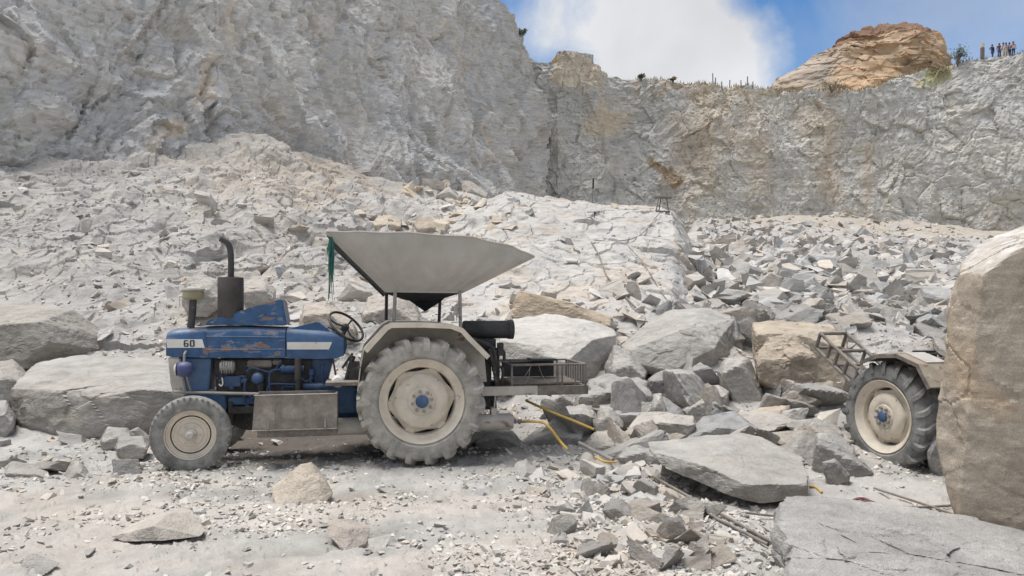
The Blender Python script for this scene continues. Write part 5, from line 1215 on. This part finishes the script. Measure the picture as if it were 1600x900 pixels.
# ------------------------------------------------------------------ things lying about
def hose(name, label, pts, r, mat, cat, group=None, seg=10, n=8):
    m = MB(); m.tube(catmull(pts, n), r, seg); o = m.build(name, M[mat]); tag(o, label, cat, group); return o
def W3(px, py, Y): return Vector(P3(px, py, Y))
hose('hose', 'yellow air hose arching from the end of the cream tank down to the stones', [_org + _rot @ LP(812, 659, -.40), W3(832, 658.5, 8.5), W3(850, 661, 8.45), W3(862, 672, 8.4), W3(874, 688, 8.4), W3(886, 702, 8.35)], .0155, 'yellow', 'hose')
hose('hose', 'straight yellow hose running from under the rack down onto the pale rocks', [_org + _rot @ LP(822, 626, -.1), W3(860, 643, 8.9), W3(895, 657, 8.85), W3(928, 671, 8.8)], .0155, 'yellow', 'hose')
hose('hose', 'short yellow hose end lying among the stones left of the fallen slab', [W3(930, 714, 8.2), W3(945, 721, 8.1), W3(963, 722, 8.1)], .013, 'yellow', 'hose')
hose('pipe', 'grey steel pipe poking out of the stones below the yellow hoses', [W3(905, 692, 8.7), W3(930, 705, 8.4), W3(958, 719, 8.1)], .022, 'steel', 'pipe')
def rod(label, a, b, r=.012, group=None, mat='rusty'):
    ga = Vector(a); gb = Vector(b); ga.z = ground_z(a[0], a[1]) + .05; gb.z = ground_z(b[0], b[1]) + .03
    mid = (ga + gb) / 2; mid.z = max(mid.z - .005, ground_z(mid.x, mid.y) + .035)
    m = MB(); m.tube(catmull([ga, mid, gb], 12), r, 8); o = m.build('drill_rod', M[mat]); tag(o, label, 'steel rod', group)
def G(px, py):                # point on the level ground seen there
    Y = CAM_H * F / (py - YH); return ((px - 800) / F * Y, Y, 0)
rod('long thin steel rod lying left of its twin beside the heap of stones', G(1003, 752), G(1200, 850), .013)
rod('longest steel rod of the pair running past the fallen slab to the low grey slab', G(1020, 746), G(1236, 862), .014)
rod('thin dark rod on the dust between the fallen slab and the low grey slab', G(1165, 801), G(1216, 799), .010)
rod('thin rod lying across the dust in front of the second tractor wheel', G(1366, 752), G(1494, 792), .012)
rod('short level rod reaching the foot of the tall tan block', G(1400, 784), G(1492, 777), .012)
# crumpled red wire and scraps
m = MB(); r = random.Random(3)
for k in range(7):
    a = Vector(G(1312 + r.uniform(0, 20), 781 + r.uniform(-3, 3))); b = Vector(G(1350 + r.uniform(0, 26), 778 + r.uniform(-5, 6)))
    za = ground_z(a.x, a.y); m.tube(catmull([a + Vector((0, 0, za + .02)), (a + b) / 2 + Vector((r.uniform(-.06, .06), r.uniform(-.08, .08), za + r.uniform(.03, .09))), b + Vector((0, 0, za + .02))], 6), .007 + .008 * r.random(), 6)
tag(m.build('plastic_scrap', M['redcloth']), 'crumpled dark red plastic scrap behind the low grey slab', 'scrap')
hose('hose', 'short yellow scrap of hose at the edge of the fallen slab', [Vector(G(1266, 766)) + Vector((0, 0, .03)), Vector(G(1275, 770)) + Vector((0, 0, .05)), Vector(G(1284, 775)) + Vector((0, 0, .03))], .014, 'yellow', 'hose')
# green net hanging from the canopy corner
m = MB(); r = random.Random(5); top = nt[0]
for k in range(34):
    p = top + Vector((r.uniform(.035, .075), r.uniform(-.01, .05), r.uniform(-.12, -.05))); ln = r.uniform(.12, .46) if k > 5 else r.uniform(.5, .68)
    q = p + Vector((r.uniform(-.03, .03) - (p.x - top.x - .05) * ln, r.uniform(-.02, .02), -ln)); mid = (p + q) / 2 + Vector((r.uniform(-.015, .015), 0, 0))
    m.tube([_org + _rot @ x for x in (p, mid, q)], [.007, .006, .003], 5)
tag(m.build('green_net', M['net']), 'frayed green netting hanging from the front corner of the canopy', 'netting')

# drilling gear on the white bench
def Gpx(px, Y): g = ground_at(px, Y); return Vector(g.astype(float))
def jack(px, Y, py_top, label):
    b = Gpx(px, Y); h = zz(py_top, Y) - b.z; o = empty('rock_drill', b); tag(o, label, 'rock drill', 'rock drills on the bench')
    m = MB(); m.tube([(0, 0, -.1), (.03, 0, h * .62)], .016, 8); m.build('drill_steel', M['rusty'], o)
    m = MB(); m.tube([(.03, 0, h * .60), (.045, 0, h * .95)], .036, 10); m.tube([(.04, 0, h * .9), (.04, 0, h)], .026, 8); m.build('body', M['engine'], o)
    m = MB(); m.tube([(-.2, 0, h * .93), (.2, 0, h * .98)], .014, 8); m.build('handle', M['dark'], o)
    return b
jb = jack(927, 24.0, 331, 'rock drill standing on the face of the white bench, its cable trailing right')
jb2 = jack(924, 29.5, 278, 'rock drill standing on the top of the white bench against the far cliff')
m = MB(); b = Gpx(1038, 26.6)
for dx, dy in ((-.3, 0), (.25, .1), (-.1, .4)): m.tube([b + Vector((dx, dy, -.1)), b + Vector((dx * .5, dy * .5, .62))], .02, 8)
m.box(b + Vector((0, .1, .62)), (.62, .2, .05)); m.box(b + Vector((-.2, .1, .12)), (.9, .2, .05)); m.build('stand', M['rusty']); o = bpy.data.objects['stand']
tag(o, 'low rusty steel stand on the right end of the white bench', 'stand'); o.name = 'drill_stand'
def cable(label, way, r=.028, mat='rusty', cat='cable'):
    pts = [Gpx(px, Y) + Vector((0, -.05, .06)) for px, Y in way]; m = MB(); m.tube(catmull(pts, 6), r, 6); tag(m.build('cable', M[mat]), label, cat)
def Yat(px, py):
    i = [ (abs(YH + (CAM_H - float(ground_at(px, y)[2])) / y * F - py), y) for y in np.linspace(12, 28, 200)]; return min(i)[1]
cable('thin cable looping over the bench from the drill to the rusty stand', [(px, Yat(px, py)) for px, py in ((928, 379), (955, 381), (985, 376), (1005, 365), (1022, 345), (1030, 335))], .014)
cable('brown hose trailing down the bench from the drill towards the boulders', [(px, Yat(px, py)) for px, py in ((922, 382), (935, 402), (945, 430), (955, 446), (968, 460), (980, 475), (990, 484))], .02)
cable('thin brown hose lying on the right part of the bench', [(px, Yat(px, py)) for px, py in ((980, 390), (1000, 412), (1015, 432), (1035, 460), (1055, 482))], .012, 'rusty', 'hose')

# ------------------------------------------------------------------ the far rim: posts, bushes, dry grass, people
def rim_z(x, Y):
    return FAR_TOP(x, Y)
far = bpy.data.objects['far_cliff'].data
_v = np.empty(len(far.vertices) * 3, np.float32); far.vertices.foreach_get('co', _v); _v = _v.reshape(-1, 3)
_vx = 800 + _v[:, 0] / _v[:, 1] * F; _vpy = YH + (CAM_H - _v[:, 2]) / _v[:, 1] * F
def crest(px):
    k = np.nonzero(np.abs(_vx - px) < 4)[0]; j = k[np.argmin(_vpy[k])]; q = _v[j].astype(float); return Vector(((px - 800) / F * q[1], q[1], q[2]))
m0 = None
for i, (px, h) in enumerate(((1114, 1.15), (1118, .7), (1140, .9), (1158, .6), (1168, .95), (1176, .5), (1128, .5))):
    c = crest(px); m = MB(); m.tube([(0, 0, -.3), (.03 * (i % 3 - 1), 0, h)], .06, 6); o = m.build('post', M['rusty'], loc=c); o.name = 'fence_post'
    tag(o, 'thin weathered stake on the rim of the far cliff under the cloud', 'stake', 'stakes on the far rim')
c = crest(1535); m = MB(); m.box((0, 0, .55), (.32, .32, 1.3)); m.build('lower', M['rusty'], o2 := empty('marker_post', c), bevel=.02); m = MB(); m.box((0, 0, 1.46), (.30, .30, .5)); m.build('upper', M['cream'], o2, bevel=.02)
for ch in o2.children: ch.name = {'lower': 'shaft', 'upper': 'head'}[ch.name]
tag(o2, 'short marker post with a pale top left of the people on the rim', 'post')
M['leaf'] = paint('dusty_leaf', (.055, .085, .040), .7, .3, .3, (.22, .22, .17), up_dust=.2)
M['drygrass'] = paint('dry_grass_blade', (.24, .19, .10), .9, .3, .2, (.3, .25, .18), up_dust=.1)
def shrub(px, w, h, label, seed, base=None, mat='leaf'):
    r = random.Random(seed); b = base if base is not None else crest(px); o = empty('shrub', b); tag(o, label, 'shrub')
    m = MB(); tips = []
    for k in range(7):
        a = r.uniform(0, 6.28); q = Vector((math.cos(a) * w * .35 * r.uniform(.3, 1), math.sin(a) * w * .3, h * r.uniform(.5, .95))); m.tube([(0, 0, -.3), q * .5 + Vector((0, 0, .1)), q], [.06, .04, .02], 5); tips.append(q)
    m.build('stem', M['rusty'], o); m = MB()
    for k in range(420):
        t = r.choice(tips); c = t + Vector((r.gauss(0, w * .13), r.gauss(0, w * .13), r.gauss(-h * .08, h * .14)))
        u = Vector((r.gauss(0, 1), r.gauss(0, 1), r.gauss(0, 1))).normalized(); v = u.orthogonal().normalized(); s = r.uniform(.08, .17)
        m.bm.faces.new([m.bm.verts.new(c + x) for x in (u * s, v * s * .6, -u * s, -v * s * .6)])
    m.build('foliage', M[mat], o, smooth=False)
shrub(1496, 2.4, 1.7, 'dark green bush on the rim between the sandy hill and the people', 1)
shrub(1002, .7, .55, 'tiny dark bush on the left part of the far rim', 2)
shrub(1052, .8, .4, 'small dry bush on the rim left of the stakes', 6, mat='drygrass')
shrub(1300, 3.0, 1.0, 'low olive bush at the foot of the sandy hill', 3, mat='drygrass')
shrub(1462, 2.6, 1.1, 'low dry bush on the slope right of the sandy hill', 4, base=crest(1455) + Vector((.4, -.3, -1.2)), mat='drygrass')
# bush clinging to the end of the near wall
nearw = bpy.data.objects['quarry_cliff'].data; _n = np.empty(len(nearw.vertices) * 3, np.float32); nearw.vertices.foreach_get('co', _n); _n = _n.reshape(-1, 3); _nx = 800 + _n[:, 0] / np.maximum(_n[:, 1], 1) * F; _ny = YH + (CAM_H - _n[:, 2]) / np.maximum(_n[:, 1], 1) * F
k = np.nonzero((np.abs(_ny - 62) < 5) & (_n[:, 1] > 50))[0]; j = k[np.argmax(_nx[k])]; shrub(0, 1.3, 1.1, 'small bush clinging to the edge of the tall near cliff', 5, base=Vector(_n[j].astype(float)) + Vector((-.3, 0, -.2)))
# dry grass along the rim
r = np.random.default_rng(8); pxs = r.uniform(985, 1640, 2600); V, Fc = [], []
cr = {}
for i, px in enumerate(pxs):
    key = int(px / 4); 
    if key not in cr: cr[key] = np.array(crest(key * 4 + 2))
    c = cr[key] + np.array([r.uniform(-.15, .15), r.uniform(-.2, 2.4), -.05]); h = r.uniform(.12, .5); a = r.uniform(0, 3.14); w = .05; l = r.normal(size=2) * .12
    V += [c + (w * math.cos(a), w * math.sin(a), 0), c - (w * math.cos(a), w * math.sin(a), 0), c + (l[0], l[1], h)]; Fc.append((3 * i, 3 * i + 1, 3 * i + 2))
tag(link('dry_grass', mesh_np('dry_grass', np.array(V), tris=np.array(Fc)), M['drygrass']), 'thin dry grass along the rim of the far cliff', 'grass', kind='stuff')

# people on the rim: one skinned body each, clothes over it
def cloth(name, col): M[name] = paint(name, col, .9, .15, .1, spec=.1)
cloth('skin', (.16, .09, .06)); cloth('hair', (.012, .011, .011)); cloth('navy', (.025, .035, .08)); cloth('denim', (.05, .075, .14)); cloth('maroon', (.14, .05, .07)); cloth('shirt_white', (.68, .67, .66)); cloth('shirt_pink', (.55, .38, .36)); cloth('cream_cloth', (.62, .55, .46)); cloth('shirt_grey', (.22, .22, .27))
def skin_mesh(name, joints, edges, m, parent, root=0, sub=1):
    me = bpy.data.meshes.new(name); me.from_pydata([j[0] for j in joints], edges, []); o = bpy.data.objects.new(name, me); COL.objects.link(o)
    md = o.modifiers.new('s', 'SKIN'); md.use_smooth_shade = True
    for v, j in zip(me.skin_vertices[0].data, joints): v.radius = (j[1], j[1] * (j[2] if len(j) > 2 else 1)); v.use_loose = False
    me.skin_vertices[0].data[root].use_root = True
    s2 = o.modifiers.new('ss', 'SUBSURF'); s2.levels = sub; s2.render_levels = sub
    dg = bpy.context.evaluated_depsgraph_get(); me2 = bpy.data.meshes.new_from_object(o.evaluated_get(dg)); bpy.data.objects.remove(o)
    me2.name = name; me2.materials.clear(); return link(name, me2, m, parent)
def person(px, dx, label, top, legs, arms, turn, long_top=False, h=1.68, stride=.1):
    b = crest(px) + Vector((dx, .5, -.08)); o = empty('person', b, (0, 0, turn)); o.scale = (h / 1.7,) * 3; tag(o, label, 'person', 'people on the rim')
    J = [((0, 0, .92), .13, .8), ((0, 0, 1.15), .12, .75), ((0, 0, 1.38), .14, .65), ((0, 0, 1.49), .055), ((0, -.01, 1.58), .085, 1.05), ((0, 0, 1.66), .08)]
    E = [(0, 1), (1, 2), (2, 3), (3, 4), (4, 5)]
    LA = arms[0]; RA = arms[1]
    for s, A in ((-1, LA), (1, RA)):
        k = len(J); J += [((s * .19, 0, 1.38), .055)] + [(p, rr) for p, rr in zip(A, (.042, .034, .03))]; E += [(2, k), (k, k + 1), (k + 1, k + 2), (k + 2, k + 3)]
    lk = len(J)
    for s in (-1, 1):
        k = len(J); f = s * stride
        J += [((s * .095, 0, .86), .085), ((s * .11, f * .5 - .02, .48), .06), ((s * .12, f, .09), .042), ((s * .13, f - .13, .04), .04)]; E += [(0, k), (k, k + 1), (k + 1, k + 2), (k + 2, k + 3)]
    skin_mesh('body', J, E, M['skin'], o)
    g = 1.14
    tj = [((0, 0, .84 if not long_top else .55), .16 if not long_top else .20, .75), ((0, 0, 1.15), .135, .75), ((0, 0, 1.40), .15, .65)]; te = [(0, 1), (1, 2)]
    for s, A in ((-1, LA), (1, RA)):
        k = len(tj); tj += [((s * .19, 0, 1.385), .068), (A[0], .056), (tuple(Vector(A[0]).lerp(Vector(A[1]), .5)), .05)]; te += [(2, k), (k, k + 1), (k + 1, k + 2)]
    skin_mesh('shirt', tj, te, M[top], o)
    pj = [((0, 0, .94), .142, .8)]; pe = []
    for s in (-1, 1):
        k = len(pj); f = s * stride; pj += [((s * .095, 0, .84), .10), ((s * .11, f * .5 - .02, .48), .075), ((s * .12, f, .10), .062)]; pe += [(0, k), (k, k + 1), (k + 1, k + 2)]
    skin_mesh('trousers', pj, pe, M[legs], o)
    m = MB(); m.lathe([(.001, .105), (.05, .098), (.088, .06), (.098, .0), (.09, -.03)], (0, .018, 1.62), axis='z', seg=14); m.build('hair', M['hair'], o)
    m = MB(); m.lathe([(.001, -.03), (.012, -.02), (.014, .0)], (0, -.10, 1.585), axis='y', seg=8); m.build('nose', M['skin'], o)
hang = (((-.24, 0, 1.1), (-.25, -.04, .86), (-.25, -.05, .78)), ((.24, 0, 1.1), (.25, -.04, .86), (.25, -.05, .78)))
akimbo = (((-.38, .02, 1.18), (-.22, -.06, 1.0), (-.16, -.08, .98)), ((.24, 0, 1.1), (.25, -.04, .86), (.25, -.05, .78)))
raised = (((-.24, 0, 1.1), (-.25, -.04, .86), (-.25, -.05, .78)), ((.28, -.06, 1.14), (.2, -.22, 1.3), (.14, -.26, 1.36)))
fold = (((-.25, -.02, 1.12), (-.08, -.16, 1.14), (.02, -.17, 1.16)), ((.25, -.02, 1.12), (.08, -.17, 1.1), (-.02, -.18, 1.12)))
person(1555, 0, 'person in dark clothes with one hand on the hip standing apart on the left', 'navy', 'denim', akimbo, .3, stride=.16)
person(1566, 0, 'person in a maroon top and jeans left of the two in pale clothes', 'maroon', 'denim', hang, -.2)
person(1571, .1, 'person in a long cream tunic beside the maroon top', 'cream_cloth', 'cream_cloth', hang, .1, True)
person(1576, .05, 'person in a long white tunic in the middle of the group', 'shirt_white', 'cream_cloth', fold, 0, True)
person(1582, 0, 'person in a grey shirt and dark trousers second from the right of the group', 'shirt_grey', 'navy', raised, .2)
person(1588, 0, 'person in a pink shirt and dark trousers at the right end of the group', 'shirt_pink', 'navy', akimbo, -.3)
